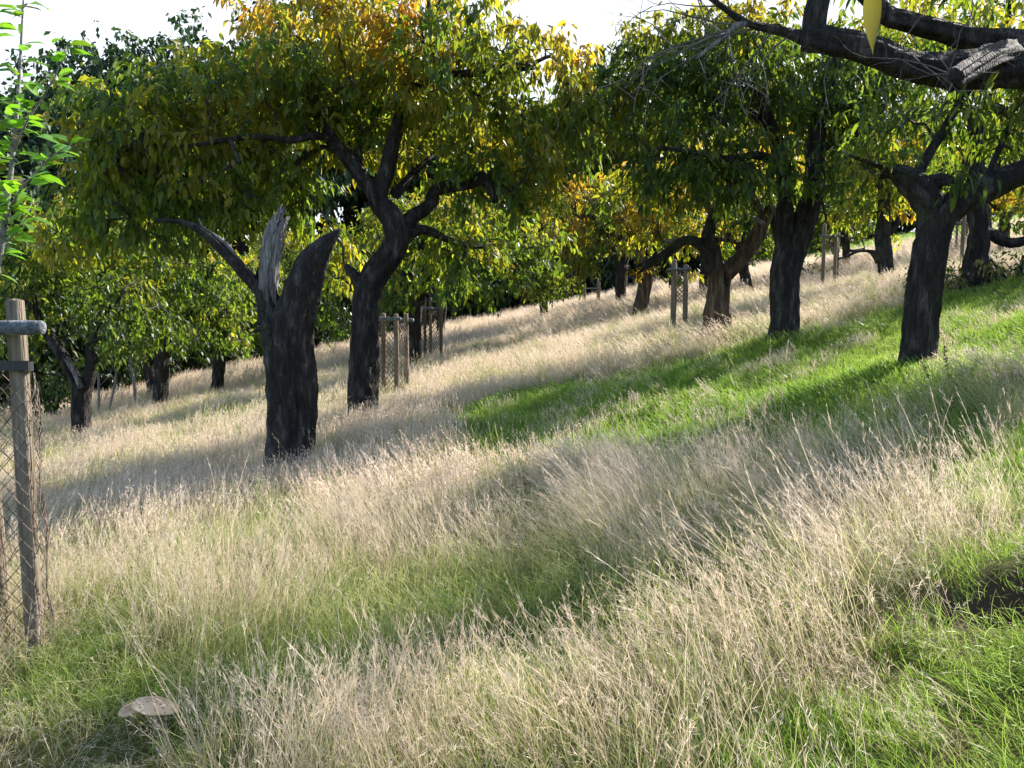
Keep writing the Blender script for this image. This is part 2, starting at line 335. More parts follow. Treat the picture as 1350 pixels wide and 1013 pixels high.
def make_tree(name, label, cat, base, limbs, blobs, mat=M_bark, limb_mats=None, spacing=.33, leaf=(.115, .05), per=13, lod=2, autumn=(.25, .5, .3),
              group=None, seed=1, maxreach=1.6, droop=.5, crown_name='crown', leafmat=M_leaf, dark=1.0, sides=14, twig_r=.0045, bare=(), gap=.0, density_noise=.55, aut_z=None, step=.12, cname='crown'):
    """limbs: list of (pts, radii, kind) in world coords, first is the trunk. blobs: (cx,cy,cz,rx,ry,rz)"""
    rg = np.random.default_rng(seed)
    base = np.asarray(base, float)
    root = empty(name, base, label, cat, group)
    nodes, nrad = [], []
    for k, (pts, rad, mt) in enumerate(limbs):
        pts, rad = catmull(pts, rad, step)
        wob = np.stack([pn(pts, 1.5, seed + k), pn(pts, 1.3, seed + 2 * k + 5), pn(pts, 1.7, seed + 9)], -1)
        if k == 0:
            h = pts[:, 2] - pts[0, 2]; rad = rad * (1 + .5 * np.exp(-h / .14)); wob[:] *= np.clip(h, 0, 1)[:, None]
        pts = pts + wob * np.minimum(rad * .35, .03)[:, None]
        mb = MB(); big = rad.max() > .05
        tube(mb, pts, rad, int(sides * 1.5) if big else 7, .2 if big else .08, seed + k * 1.7, ridges=6 if big else 3, jag=(rad[-1] * 1.5 if mt in (M_dead, M_brown, M_bark2) and rad[-1] > .018 else 0))
        mb.obj('trunk' if k == 0 else 'limb', mt or mat, root, origin=base)
        if k or len(limbs) == 1: nodes.append(pts[1:]); nrad.append(rad[1:])
        elif k == 0: q = len(pts) * 2 // 3; nodes.append(pts[q:]); nrad.append(rad[q:])
    if not blobs: return root
    # sample cluster points
    C = []
    for (cx, cy_, cz, rx, ry, rz) in blobs:
        vol = 4.19 * rx * ry * rz; n = int(vol / spacing ** 3 * .9) + 3
        d = rg.normal(size=(n, 3)); d /= np.linalg.norm(d, axis=1)[:, None]; r = rg.random(n) ** .42
        C.append(np.array([cx, cy_, cz]) + d * r[:, None] * np.array([rx, ry, rz]))
    C = np.concatenate(C)
    keep = pn(C, 2.6, seed) + .5 * pn(C, 5.5, seed + 4) > -1 + gap + density_noise * .9 * (rg.random(len(C)))
    C = C[keep]
    gz = ground(C[:, 0], C[:, 1]) if cat != 'shrub' else C[:, 2] - 1
    C = C[C[:, 2] > gz + (1.15 if cat != 'shrub' else 0)]
    # thin by min distance
    order = rg.permutation(len(C)); C = C[order]; cell = {}; kept = []
    for i, p in enumerate(C):
        key = tuple((p / (spacing * .62)).astype(int))
        if key in cell: continue
        cell[key] = 1; kept.append(i)
    C = C[kept]
    nodes = np.concatenate(nodes); cap = len(nodes) + len(C) * 3 + 5
    NP = np.zeros((cap, 3)); NP[:len(nodes)] = nodes; n = len(nodes)
    par = np.full(cap, -1); man = n
    d0 = np.array([np.min(np.sum((nodes - c) ** 2, 1)) for c in C]); order = np.argsort(d0); C = C[order]; d0 = d0[order]
    C = C[d0 < 36]
    paths = []; tipd = []
    for c in C:
        dd = NP[:n] - c; ds = np.sqrt((dd ** 2).sum(1)); cost = ds + .35 * np.clip(dd[:, 2], 0, None)
        s = int(np.argmin(cost)); a = NP[s]; L = ds[s]
        m1 = a + (c - a) * .34 + np.array([0, 0, .10 * L]) + rg.normal(size=3) * .07 * L
        m2 = a + (c - a) * .68 + np.array([0, 0, .10 * L]) + rg.normal(size=3) * .07 * L
        NP[n] = m1; par[n] = s; NP[n + 1] = m2; par[n + 1] = n; NP[n + 2] = c; par[n + 2] = n + 1
        paths.append((s, n, n + 1, n + 2)); n += 3
        tipd.append(c - m2)
    if not paths: return root
    cnt = np.zeros(n)
    for pth in reversed(paths):
        cnt[pth[3]] += 1; cnt[pth[2]] += cnt[pth[3]]; cnt[pth[1]] += cnt[pth[2]]
        if pth[0] >= man: cnt[pth[0]] += cnt[pth[1]]
    pa = np.array(paths); PT = NP[pa]; R = twig_r * np.maximum(cnt[pa], 1) ** .48
    R[:, 0] = np.minimum(R[:, 1] * 1.1, np.maximum(R[:, 0], R[:, 1])) ; R = np.minimum(R, .07)
    mb = MB(); big = R[:, 1] > .012
    if big.any(): tubes_batch(mb, PT[big], R[big], 6)
    if (~big).any(): tubes_batch(mb, PT[~big], R[~big], 3)
    mb.mi = 1
    # leaves
    tipd = unit(np.array(tipd)); Ct = NP[pa[:, 3]]; Cm = NP[pa[:, 2]]
    m = len(Ct); k = per
    t = rg.random((m, k, 1)) * 1.35
    tw = unit(tipd + np.array([0, 0, -.35 * droop]) + rg.normal(size=(m, 3)) * .25)
    tlen = spacing * .95
    B = Cm[:, None] + (Ct - Cm)[:, None] * np.minimum(t, 1) + tw[:, None] * np.clip(t - .75, 0, None) * tlen * 1.4 + rg.normal(size=(m, k, 3)) * spacing * .16
    D = tw[:, None] * .6 + rg.normal(size=(m, k, 3)) * .6 + np.array([0, 0, -droop * 1.6])
    Nn = rg.normal(size=(m, k, 3)) * .55 + np.array([0, 0, 1.]) + (rg.normal(size=(m, 1, 3)) * .3)
    B = B.reshape(-1, 3); D = D.reshape(-1, 3); Nn = Nn.reshape(-1, 3)
    LL = leaf[0] * (.65 + .6 * rg.random(len(B))); WW = LL * leaf[1] / leaf[0] * (.85 + .3 * rg.random(len(B)))
    az, ascale, anoise = autumn
    zc = Ct[:, 2]; lo, hi = np.percentile(zc, 10), np.percentile(zc, 97)
    if aut_z: lo, hi = aut_z
    a = az + ascale * np.clip((zc - lo) / (hi - lo + .1), 0, 1) ** 2.2 + anoise * pn(Ct, 1.6, seed + 2) + anoise * .5 * pn(Ct, 3.7, seed)
    a = np.repeat(a, k) + rg.normal(size=m * k) * .07
    leaves(mb, B, D, Nn, LL, WW, leaf_cols(B, a, rg) * dark, lod, .22)
    mb.obj(cname, [M_twig, leafmat], root, smooth=False, origin=base)
    return root

def PL(lst, Y0, kk=1.0):
    """[(px,py,rpx,dY)] -> pts, radii"""
    pts, rad = [], []
    for q in lst:
        px, py, r = q[:3]; Y = Y0 + (q[3] if len(q) > 3 else 0)
        pts.append(P(px, py, Y)); rad.append(r * Y / F)
    return np.array(pts), np.array(rad)
def BL(lst, Y0):
    out = []
    for (px, py, dY, rx, rz, ry) in lst:
        Y = Y0 + dY; c = P(px, py, Y); out.append((*c, rx * Y / F, ry, rz * Y / F))
    return out
def px_tree(name, label, Y, trunk, limbs=(), blobs=(), group='orchard cherry trees', cat='tree', seed=1, mat=M_bark, **kw):
    tp, tr = PL(trunk, Y)
    gz = float(ground(tp[0][0], tp[0][1])); base = np.array([tp[0][0], tp[0][1], gz])
    tp[0] = base - np.array([0, 0, .08])
    L = [(tp, tr, mat)]
    for lim in limbs:
        mt = mat
        if isinstance(lim, tuple): lim, mt = lim
        p, r = PL(lim, Y); L.append((p, r, mt))
    return make_tree(name, label, cat, base, L, BL(blobs, Y), mat=mat, group=group, seed=seed, **kw)

GRP = 'orchard cherry trees'
# 1 the big dead tree
px_tree('dead_tree', 'dead leafless tree with thick dark trunk, split into a bleached snag and a pointed stub', 9.8,
    [(379, 650, 28), (379, 600, 27.5), (380, 550, 27), (381, 500, 27), (380, 460, 28), (384, 425, 27), (393, 395, 23), (404, 362, 19.5), (416, 338, 16), (431, 319, 10), (449, 302, 2)],
    [([(374, 510, 16), (365, 450, 17), (356, 405, 14), (353, 376, 11.5)], M_bark2),
     ([(357, 420, 10), (353, 385, 11.5), (355, 350, 12), (361, 318, 12), (366, 298, 10.5), (370, 288, 9)], M_dead),
     ([(366, 450, 12), (360, 415, 11), (346, 386, 9), (328, 366, 8), (304, 340, 8), (280, 316, 7), (258, 300, 4.5), (238, 293, 3), (205, 290, 2)], M_bark2),
     ([(334, 372, 4), (316, 350, 3), (302, 326, 3.2), (282, 310, 2.5), (268, 300, 1.5), (262, 288, .8)], M_dead),
     [(392, 440, 14, .1), (399, 480, 14, .12), (402, 540, 13, .1), (400, 600, 14, .08), (402, 645, 18, .08)],
     ([(368, 440, 16), (356, 430, 13), (347, 428, 10), (341, 431, 6)], M_bark2),
     [(209, 290, 1.5), (200, 283, 1), (196, 275, .5)],
    ], (), seed=3, group=None, sides=24, step=.06)

# 2 main leafy tree
px_tree('cherry_tree', 'large cherry tree with curving forked trunk and orange-topped crown, right behind the dead tree', 13.4,
    [(478, 575, 19), (478, 540, 18), (479, 490, 18), (481, 430, 18), (484, 390, 18), (493, 366, 17), (510, 342, 15), (522, 318, 14), (517, 292, 13.5), (503, 272, 13), (495, 262, 11)],
    [
     [(498, 268, 11), (484, 245, 10), (469, 224, 9), (452, 200, 8), (438, 184, 7.5), (425, 150, 6), (400, 110, 5), (385, 70, 4), (380, 30, 3)],
     [(498, 266, 10), (505, 240, 10), (511, 210, 9.5), (518, 180, 9), (525, 155, 8), (537, 120, 6.5), (545, 80, 5.5), (560, 40, 4), (565, 0, 3)],
     [(470, 224, 6, .1), (473, 200, 5, .3), (480, 170, 4, .6)],
     [(484, 395, 11), (480, 378, 9), (470, 368, 7), (462, 358, 5), (455, 350, 3)],
     [(440, 186, 5), (415, 178, 4.5, -.3), (380, 184, 4, -.6), (340, 180, 3.5, -.8), (290, 186, 3, -1.0), (245, 192, 2, -1.1), (190, 180, 1.5, -1.1)],
     [(524, 156, 6), (545, 118, 6), (580, 104, 5.5), (620, 98, 5, -.2), (660, 95, 4, -.4), (705, 90, 2.5, -.5)],
     [(528, 322, 8, .1), (545, 305, 7, .3), (560, 302, 6, .4), (590, 315, 4.5, .6), (625, 325, 3, .9), (660, 322, 2, 1.2)],
     ([(526, 300, 8, .2), (545, 284, 9, .4), (566, 270, 9, .6), (572, 252, 8, .7), (592, 246, 8, .6), (620, 242, 8.5, .5), (641, 235, 8, .4)], M_bark),
     ([(641, 236, 7, .4), (646, 246, 5, .4), (650, 258, 4, .4), (655, 268, 3, .4)], M_bark),
     [(400, 110, 4, 0), (360, 95, 3, .2), (310, 90, 2.5, .3), (265, 100, 2, .4)],
     [(425, 150, 4, .2), (390, 150, 3, 1.0), (340, 140, 2.5, 1.5)],
     [(573, 200, 2, .8), (560, 215, 4, .6), (546, 228, 5, .5), (520, 258, 7, .2)],
    ],
    [(470, 60, 0, 130, 75, 1.9), (590, 70, -.2, 120, 85, 1.7), (400, 110, .2, 110, 70, 1.8), (690, 85, -.4, 85, 55, 1.1), (300, 130, -.2, 110, 60, 1.7),
     (200, 160, -.6, 100, 70, 1.4), (140, 215, -.8, 65, 80, 1.1), (300, 230, .2, 130, 65, 1.6), (220, 285, 0, 110, 55, 1.3), (590, 180, .8, 150, 65, 1.4),
     (660, 250, .9, 90, 50, 1.1), (450, 150, 1.2, 110, 70, 1.3), (620, 330, 1.0, 60, 40, .8), (380, 260, 1.4, 60, 70, .9), (440, 330, 1.5, 40, 60, .7), (130, 140, -.6, 45, 50, .9), (360, 20, .2, 60, 30, .9), (755, 110, .1, 50, 45, .8), (100, 300, -.3, 50, 50, .8), (700, 190, .6, 70, 60, 1.2), (575, 360, 1.0, 70, 35, .7)],
    seed=11, per=19, spacing=.335, leaf=(.14, .066), autumn=(.20, .34, .28), aut_z=(2.6, 5.8), sides=20, gap=.1, density_noise=.6)

# 3 tree left of right-hand group
px_tree('cherry_tree', 'dark straight double-stemmed cherry tree at the far edge of the mown green strip', 14.5,
    [(1033, 470, 20), (1033, 440, 18.5), (1034, 400, 18), (1035, 360, 18), (1040, 330, 18)],
    [[(1036, 345, 12), (1034, 315, 11), (1036, 285, 10.5), (1036, 250, 10), (1030, 215, 9), (1018, 170, 7), (1000, 120, 5), (985, 70, 4)],
     [(1044, 340, 15), (1054, 310, 14), (1064, 280, 13.5), (1074, 245, 13), (1077, 200, 11), (1085, 150, 8), (1100, 100, 6), (1110, 50, 4)],
     [(1030, 215, 6), (1000, 205, 5, -.4), (960, 210, 4, -.8), (910, 200, 3, -1.0), (870, 195, 2, -1.0)],
     [(1077, 200, 6), (1110, 185, 5, .3), (1150, 165, 4, .6)],
     [(1063, 292, 2.5, -.2), (1074, 276, 3, -.3), (1082, 262, 2.5, -.3), (1090, 290, 1.5, -.35)],
     [(1018, 170, 5), (990, 150, 4, .2), (940, 130, 3.4, .4), (890, 110, 2.5, .5), (850, 95, 2, .6)],
    ],
    [(1030, 110, 0, 120, 80, 1.9), (930, 110, .2, 110, 75, 1.6), (860, 90, .5, 80, 50, 1.3), (900, 190, -.6, 90, 60, 1.2), (980, 220, -.8, 80, 50, 1.1), (1110, 110, .3, 90, 80, 1.5),
     (1130, 190, .3, 60, 70, 1.0), (1090, 230, -.7, 40, 35, .6), (870, 250, -.6, 50, 35, .8), (1180, 60, .6, 70, 60, 1.2), (960, 260, -.6, 60, 25, .7), (820, 140, .5, 50, 45, .9), (900, 60, .4, 110, 50, 1.3), (800, 95, .5, 60, 40, .9), (760, 170, .8, 60, 50, 1), (990, 40, .2, 90, 45, 1.2)],
    seed=21, per=18, spacing=.34, leaf=(.145, .056), autumn=(.10, .45, .26), aut_z=(4.4, 6.6), sides=18, gap=.06, density_noise=.5)

# 4 old broken brown tree
px_tree('cherry_tree', 'old stocky cherry with pale brown flaking trunk and broken limb ends, growing in dry grass', 16.5,
    [(945, 462, 18), (946, 435, 16.5), (947, 405, 16), (949, 380, 15), (948, 355, 15)],
    [([(948, 365, 12), (938, 340, 11), (934, 320, 9), (938, 300, 7.5), (942, 285, 6)], M_bark2),
     ([(936, 335, 8), (920, 322, 7), (902, 318, 6), (886, 330, 5.5), (866, 342, 5.5), (846, 353, 6)], M_bark2),
     ([(905, 319, 4, .1), (892, 317, 3.5, .1), (876, 319, 2)], M_dead),
     ([(952, 365, 12), (970, 350, 11), (986, 332, 10.5), (998, 312, 10), (1004, 295, 9), (1010, 282, 8)], M_brown),
     ([(1008, 295, 3, -.2), (992, 286, 2, -.3), (978, 284, 1.5, -.3)], M_dead),
     ([(1014, 272, 6, .2), (1020, 290, 6, .2), (1026, 312, 7, .2)], M_brown),
     [(942, 286, 5), (930, 262, 4), (915, 240, 3), (890, 230, 2)],
     [(1008, 285, 6), (985, 250, 4.5, .5), (960, 215, 3, .8)],
     [(938, 318, 4, .3), (958, 316, 3, .6), (975, 322, 2.5, .7)],
    ],
    [(900, 235, .4, 90, 50, 1.3), (840, 260, .4, 70, 40, 1.2), (960, 230, 1.2, 80, 50, 1.2), (1010, 200, 1.6, 60, 50, 1), (930, 305, .8, 60, 16, .7), (850, 320, .9, 50, 16, .8)],
    seed=31, mat=M_brown, per=13, spacing=.37, leaf=(.15, .07), autumn=(.30, .3, .36), sides=18, gap=.1)

# 5 nearest right hand trunk
px_tree('cherry_tree', 'nearest leafy tree on the right, dark trunk with torn-off limb and long low bough', 9.9,
    [(1210, 500, 21), (1211, 465, 19.5), (1214, 420, 19), (1219, 370, 19), (1226, 322, 20), (1238, 290, 20), (1260, 270, 17), (1290, 256, 15), (1320, 242, 14.5), (1355, 226, 14), (1400, 205, 12, .2), (1460, 170, 9, .3), (1530, 110, 6, .4)],
    [([(1229, 330, 17), (1231, 290, 19), (1222, 258, 19), (1200, 236, 15), (1180, 224, 9), (1166, 228, 5)], M_bark2),
     ([(1222, 262, 14, .1), (1232, 240, 11, 0), (1250, 238, 7, -.1), (1262, 246, 3, -.1)], M_bark2),
     [(1205, 238, 8, .1), (1225, 205, 6, .3), (1245, 175, 5.5, .4), (1258, 150, 5, .5), (1290, 100, 4, .7), (1330, 60, 3, .9)],
     [(1290, 258, 5, .1), (1315, 200, 4, .4), (1340, 140, 3.5, .6), (1350, 80, 3, .8)],
     [(1178, 226, 4, -.1), (1150, 215, 3, -.3), (1120, 205, 2, -.4)],
    ],
    [(1330, 160, .3, 60, 45, .8), (1270, 130, .6, 80, 60, 1.1), (1180, 150, .3, 50, 55, .8), (1268, 232, -.5, 20, 9, .2), (1420, 130, .4, 100, 110, 1.3), (1350, 40, .8, 110, 70, 1.2),
     (1500, 60, .4, 120, 100, 1.4), (1140, 200, -.2, 40, 30, .5), (1230, 60, .9, 80, 50, 1.0)],
    seed=41, per=13, spacing=.33, leaf=(.135, .05), autumn=(.10, .25, .22), sides=22, gap=.1, density_noise=.55, step=.08)

# 6 overhanging tree, trunk outside the frame at the right
def over():
    Y = 7.0
    T = [(np.array([5.6, 8.3, ground(5.6, 8.3) - .1]), .27), (np.array([5.5, 8.2, 1.9]), .23), (np.array([5.35, 8.0, 2.9]), .22), (np.array([5.2, 7.8, 3.6]), .22)]
    tp = np.array([a for a, b in T]); tr = np.array([b for a, b in T])
    L = [(tp, tr, M_bark)]
    j = tp[-1]
    def lim(lst, start=None, mt=M_bark, y0=Y):
        p, r = PL(lst, y0)
        if start is not None: p = np.vstack([start[0], p]); r = np.concatenate([[start[1]], r])
        L.append((p, r, mt))
    lim([(1470, 120, 30, .5), (1350, 90, 27, .2), (1290, 92, 22), (1245, 90, 20), (1200, 80, 17, -.1), (1153, 60, 18, -.1), (1105, 52, 16, -.1), (1062, 47, 15)], (j, .2))
    lim([(1075, 50, 13), (1072, 35, 13), (1074, 15, 13), (1083, -20, 12), (1090, -80, 9), (1100, -150, 6)])
    lim([(1065, 50, 9), (1045, 45, 6), (1020, 38, 5), (985, 30, 4), (955, 10, 3.6), (930, -8, 3)])
    lim([(1400, 75, 24, .6), (1340, 66, 20, .5), (1293, 55, 16, .4), (1240, 36, 13, .3), (1190, 22, 12, .2), (1170, 15, 11, .2), (1130, -20, 9, .2), (1080, -60, 6, .1)], (j, .15))
    lim([(1330, 68, 14, .0), (1305, 76, 14, -.5), (1278, 92, 13, -.8), (1258, 104, 13, -1.0), (1252, 108, 14, -1.05)], None, M_bark)
    lim([(1530, 0, 18, 1.2), (1500, -80, 12, 1.6), (1470, -140, 8, 2.0)], (j, .16))
    lim([(985, 30, 5), (968, 35, 4.5), (960, 45, 3.5), (940, 60, 3), (918, 78, 1.5)], None, M_dead)
    lim([(1350, -10, 8, .3), (1250, -60, 7, -.4), (1150, -110, 5, -.8), (1050, -130, 3, -1)], (P(1440, -80, 7.6), .08))
    tree = make_tree('overhanging_tree', 'overhanging tree in the top right corner, thick dark boughs with a sawn-off stub', 'tree',
        (5.6, 8.3, float(ground(5.6, 8.3))), L,
        BL([(1300, -150, .2, 220, 110, 1.3), (1120, -160, -.1, 150, 80, 1.1), (1305, 118, -.3, 30, 16, .2), (1100, -40, .3, 80, 25, .6), (1240, -20, .6, 90, 30, .6)], Y) + [(7.2, 9.8, 3.9, .9, .7, .6), (6.5, 9.4, 4.8, 1.2, 1.0, .8), (6.9, 9.6, 4.4, 1.0, .9, .8)],
        group=GRP, seed=51, per=11, spacing=.34, leaf=(.12, .04), autumn=(.2, .4, .3), sides=20, gap=.1, step=.07)
    # bare grey twigs
    rg = np.random.default_rng(5); PT, RR = [], []
    def tw(px, py, ang, ln, n=3, y=7.0, r=.008, d=0):
        a = P(px, py, y); pts = [a]; dirv = np.array([math.cos(ang), rg.normal() * .35, math.sin(ang)])
        for k in range(4):
            dirv = dirv + rg.normal(size=3) * .22; dirv[2] -= .06; pts.append(pts[-1] + unit(dirv) * ln / 4)
        pts = np.array(pts); PT.append(pts); RR.append(r * np.array([1, .8, .62, .45, .3]))
        if d < 3:
            for _ in range(n):
                k = rg.integers(1, 5); q = pix(pts[k]); tw(q[0], q[1], ang + rg.normal() * .8, ln * (.4 + .3 * rg.random()), max(1, n - 1), float(pts[k][1]), r * .55, d + 1)
    def flush():
        mb = MB(); tubes_batch(mb, np.array(PT), np.array(RR), 5); PT.clear(); RR.clear()
        mb.obj('twig', M_greytwig, tree, origin=(5.6, 8.3, float(ground(5.6, 8.3))))
    for (x, y, a, l, nn, r) in [(960, 45, 3.5, .7, 4, .012), (940, 60, 3.8, .6, 4, .010), (985, 32, 3.2, 1.3, 5, .012), (1000, 35, 3.6, 1.1, 5, .011), (1020, 38, 4.3, .8, 4, .009), (960, 40, 4.5, .6, 4, .009),
                            (945, 8, 2.9, .6, 4, .008), (1045, 45, 4.0, .7, 4, .009), (1100, 62, 4.6, .6, 3, .006), (1150, 72, 4.9, .7, 3, .006), (1200, 85, 4.4, .6, 3, .006), (975, 34, 3.0, .9, 4, .009)]:
        tw(x, y, a, l * .9, nn - 1 - (r > .009), 7.0, r); flush()
    for (x, y, a, l) in [(1250, 98, 1.75, .55), (1252, 98, 2.5, .55), (1250, 98, 3.05, .5), (1255, 98, 2.1, .45), (1262, 98, .7, .5), (1262, 100, .4, .3), (1255, 110, 4.4, .4), (1200, 70, 5.3, .4), (1180, 70, .9, .35)]:
        tw(x, y, a, l, 2, 5.95, .006, 1); flush()
    # one yellowing spray hanging close to the camera
    mb = MB(); base = np.array([5.6, 8.3, float(ground(5.6, 8.3))])
    a = P(1330, -330, 4.6); b = P(1220, -230, 3.2); c = P(1180, -120, 2.4); d = P(1166, -30, 2.05)
    pts, rad = catmull(np.array([P(1350, -250, 6.6), a, b, c, d]), np.array([.02, .012, .008, .004, .002]), .1)
    tube(mb, pts, rad, 5); mb.obj('drooping_twig', M_twig, tree, origin=base)
    mb = MB()
    def big(px, py, Yb, D, L_, W_, C):
        n_ = 9; b0 = P(px, py, Yb); D = unit(np.array(D, float)); S = unit(np.cross(D, np.array([0.25, 1, 0])));  Nn = np.cross(S, D); V = []; 
        for i in range(n_ + 1):
            t = i / n_; ww = W_ * (math.sin(math.pi * min(1, t * 1.02 + .02) ** .75)) * .5 * (1 - .25 * t); cen = b0 + D * L_ * t + Nn * .02 * math.sin(t * 3)
            for s in (-1, 0, 1): V.append(cen + S * ww * s + Nn * abs(s) * ww * .5)
        Fq = []
        for i in range(n_):
            for q in (0, 1): Fq.append((i * 3 + q, i * 3 + q + 1, i * 3 + 4 + q, i * 3 + 3 + q))
        mb.add(np.array(V), [np.array(Fq)], np.tile(C, (len(V), 1)))
    big(1153, -28, 2.05, (.02, 0, -1), .165, .044, (.05, .052, .02))
    mb.obj('leaf_spray', M_leaf, tree, smooth=True, origin=base)
over()

# 7.. trees further off
def umb(px, py, r, Yr, dz=1.0, flat=.5):
    return [(px, py, 0, r, r * flat, Yr), (px - r * .5, py + r * .2, .4, r * .6, r * .45, Yr * .7), (px + r * .55, py + r * .15, -.3, r * .6, r * .4, Yr * .7)]
far = dict(lod=1, per=14, spacing=.40, leaf=(.17, .09), twig_r=.006, sides=12)
px_tree('cherry_tree', 'low tree with goblet-forked dark trunk just right of the left wooden stake', 21,
    [(108, 588, 12.5), (108, 555, 11.5), (108, 530, 12), (108, 512, 12)],
    [[(106, 520, 8), (94, 490, 7.5), (78, 462, 7), (62, 440, 6), (50, 415, 5), (42, 380, 4)], [(111, 518, 8), (119, 495, 8), (122, 472, 7.5), (120, 452, 6.5)],
     ([(107, 512, 3, -.2), (98, 492, 3, -.2), (90, 476, 3.4, -.2)], M_dead), ([(119, 452, 4), (130, 446, 3), (142, 448, 2)], M_bark2), [(96, 495, 2), (80, 494, 1.5), (62, 494, 1)],
     [(120, 455, 4), (135, 420, 3), (160, 390, 2)], [(44, 385, 3), (60, 350, 2.5), (80, 320, 2)]],
    [(70, 370, 0, 70, 50, 1.7), (140, 395, .3, 70, 40, 1.6), (190, 440, -.3, 70, 32, 1.2), (20, 350, .5, 60, 60, 1.5), (140, 460, .5, 40, 22, .8), (20, 430, .5, 30, 40, .9), (100, 320, .5, 90, 40, 1.4)],
    seed=61, autumn=(.10, .2, .2), **far)
px_tree('cherry_tree', 'straight dark trunk with grey lit edge, between the forked low tree and the dead tree', 25.5,
    [(211, 556, 10.5), (211, 530, 9.5), (212, 500, 9), (214, 470, 8.5), (216, 450, 8)],
    [[(215, 460, 6), (200, 430, 5), (180, 400, 4), (160, 360, 3)], [(216, 455, 6), (235, 425, 5), (262, 395, 4), (280, 350, 3)], [(235, 426, 3), (262, 420, 2.5), (300, 415, 2)]],
    [(210, 350, 0, 110, 60, 2.2), (150, 330, .5, 80, 50, 1.8), (280, 400, -.4, 70, 40, 1.5), (230, 430, .5, 60, 30, 1.3), (300, 450, 0, 45, 20, 1), (100, 300, .6, 70, 45, 1.6)],
    seed=71, autumn=(.14, .22, .22), **far)
px_tree('cherry_tree', 'slender dark trunk leaning slightly, furthest of the three trunks left of the dead tree', 29,
    [(286, 532, 9), (287, 510, 8), (289, 480, 7.5), (290, 455, 7)],
    [[(290, 460, 5), (275, 430, 4), (260, 390, 3)], [(290, 460, 5), (305, 425, 4), (325, 390, 3)]],
    [(295, 380, 0, 90, 55, 2.2), (350, 420, .3, 60, 45, 1.6), (240, 410, .4, 50, 35, 1.3)],
    seed=81, autumn=(.12, .2, .2), **far)
px_tree('cherry_tree', 'grey-edged trunk standing between two wooden tree guards behind the big cherry', 23.6,
    [(545, 498, 10), (545, 470, 9), (546, 440, 9), (549, 405, 9), (553, 380, 9)],
    [[(551, 392, 7), (535, 370, 6), (515, 350, 4)], [(555, 385, 7), (575, 355, 6), (600, 335, 5), (640, 325, 3.5)], [(554, 385, 6), (556, 340, 5), (550, 290, 3)], [(600, 335, 4), (635, 345, 3), (680, 350, 2)]],
    [(560, 310, .4, 100, 55, 2.1), (520, 390, -.5, 28, 45, .9), (640, 350, -.3, 70, 38, 1.6), (700, 330, .3, 60, 45, 1.6), (620, 290, .3, 60, 40, 1.3), (430, 400, -.3, 35, 45, 1), (620, 385, -.6, 55, 18, .9)],
    seed=91, autumn=(.10, .3, .2), **far)
px_tree('cherry_tree', 'cherry with reddish stump-like base under golden leaves, left of the broken-limbed tree', 29,
    [(844, 431, 10), (844, 410, 9), (848, 385, 8.5), (854, 362, 8), (858, 345, 7)],
    [([(858, 350, 6), (864, 325, 5), (868, 300, 4), (860, 260, 3)], M_bark), [(855, 355, 5), (830, 325, 4), (800, 300, 3), (770, 280, 2)], [(864, 325, 4), (890, 300, 3), (910, 270, 2)]],
    [(860, 265, 0, 80, 50, 2), (790, 280, .5, 80, 50, 2), (900, 310, -.6, 45, 25, 1.0), (760, 330, -.4, 60, 30, 1.3), (900, 365, -.6, 30, 14, .7), (855, 350, -.8, 30, 14, .6)],
    seed=101, mat=M_brown, autumn=(.38, .2, .34), **far)
px_tree('cherry_tree', 'blue-grey shaded straight trunk beside the cherry with the reddish base', 38,
    [(817, 418, 8), (818, 395, 7), (819, 370, 7), (820, 350, 7)],
    [[(820, 355, 5), (805, 320, 4), (780, 280, 3), (760, 230, 2)], [(820, 355, 5), (835, 310, 4), (850, 260, 3), (860, 200, 2)]],
    [(800, 190, 0, 120, 80, 3), (700, 210, .6, 90, 70, 2.6), (740, 290, -.4, 80, 50, 2), (900, 160, 1, 90, 70, 2.5), (660, 300, 0, 60, 50, 2), (720, 375, -.8, 55, 22, 1.3)],
    seed=111, autumn=(.26, .2, .22), **far)
px_tree('cherry_tree', 'thin dark trunk in the shade directly left of the pale brown broken tree', 36,
    [(927, 404, 6), (927, 385, 5.5), (928, 360, 5.5), (929, 340, 5)], [[(928, 345, 4), (940, 310, 3), (950, 270, 2)], [(928, 345, 4), (915, 315, 3), (900, 280, 2)]],
    [(925, 280, 0, 70, 45, 2.2), (960, 330, .4, 40, 20, 1.2)], seed=121, autumn=(.15, .2, .2), **far)
px_tree('cherry_tree', 'small leaning trunk seen between the pale brown tree and the double-stemmed tree', 33,
    [(987, 396, 7), (984, 375, 6.5), (980, 350, 6), (976, 330, 6)], [[(977, 335, 4.5), (985, 300, 3.5), (1000, 260, 2)], [(977, 335, 4), (960, 310, 3), (950, 280, 2)]],
    [(985, 270, 0, 75, 45, 2.2), (1010, 320, .4, 40, 22, 1.2)], seed=131, autumn=(.05, .25, .2), **far)
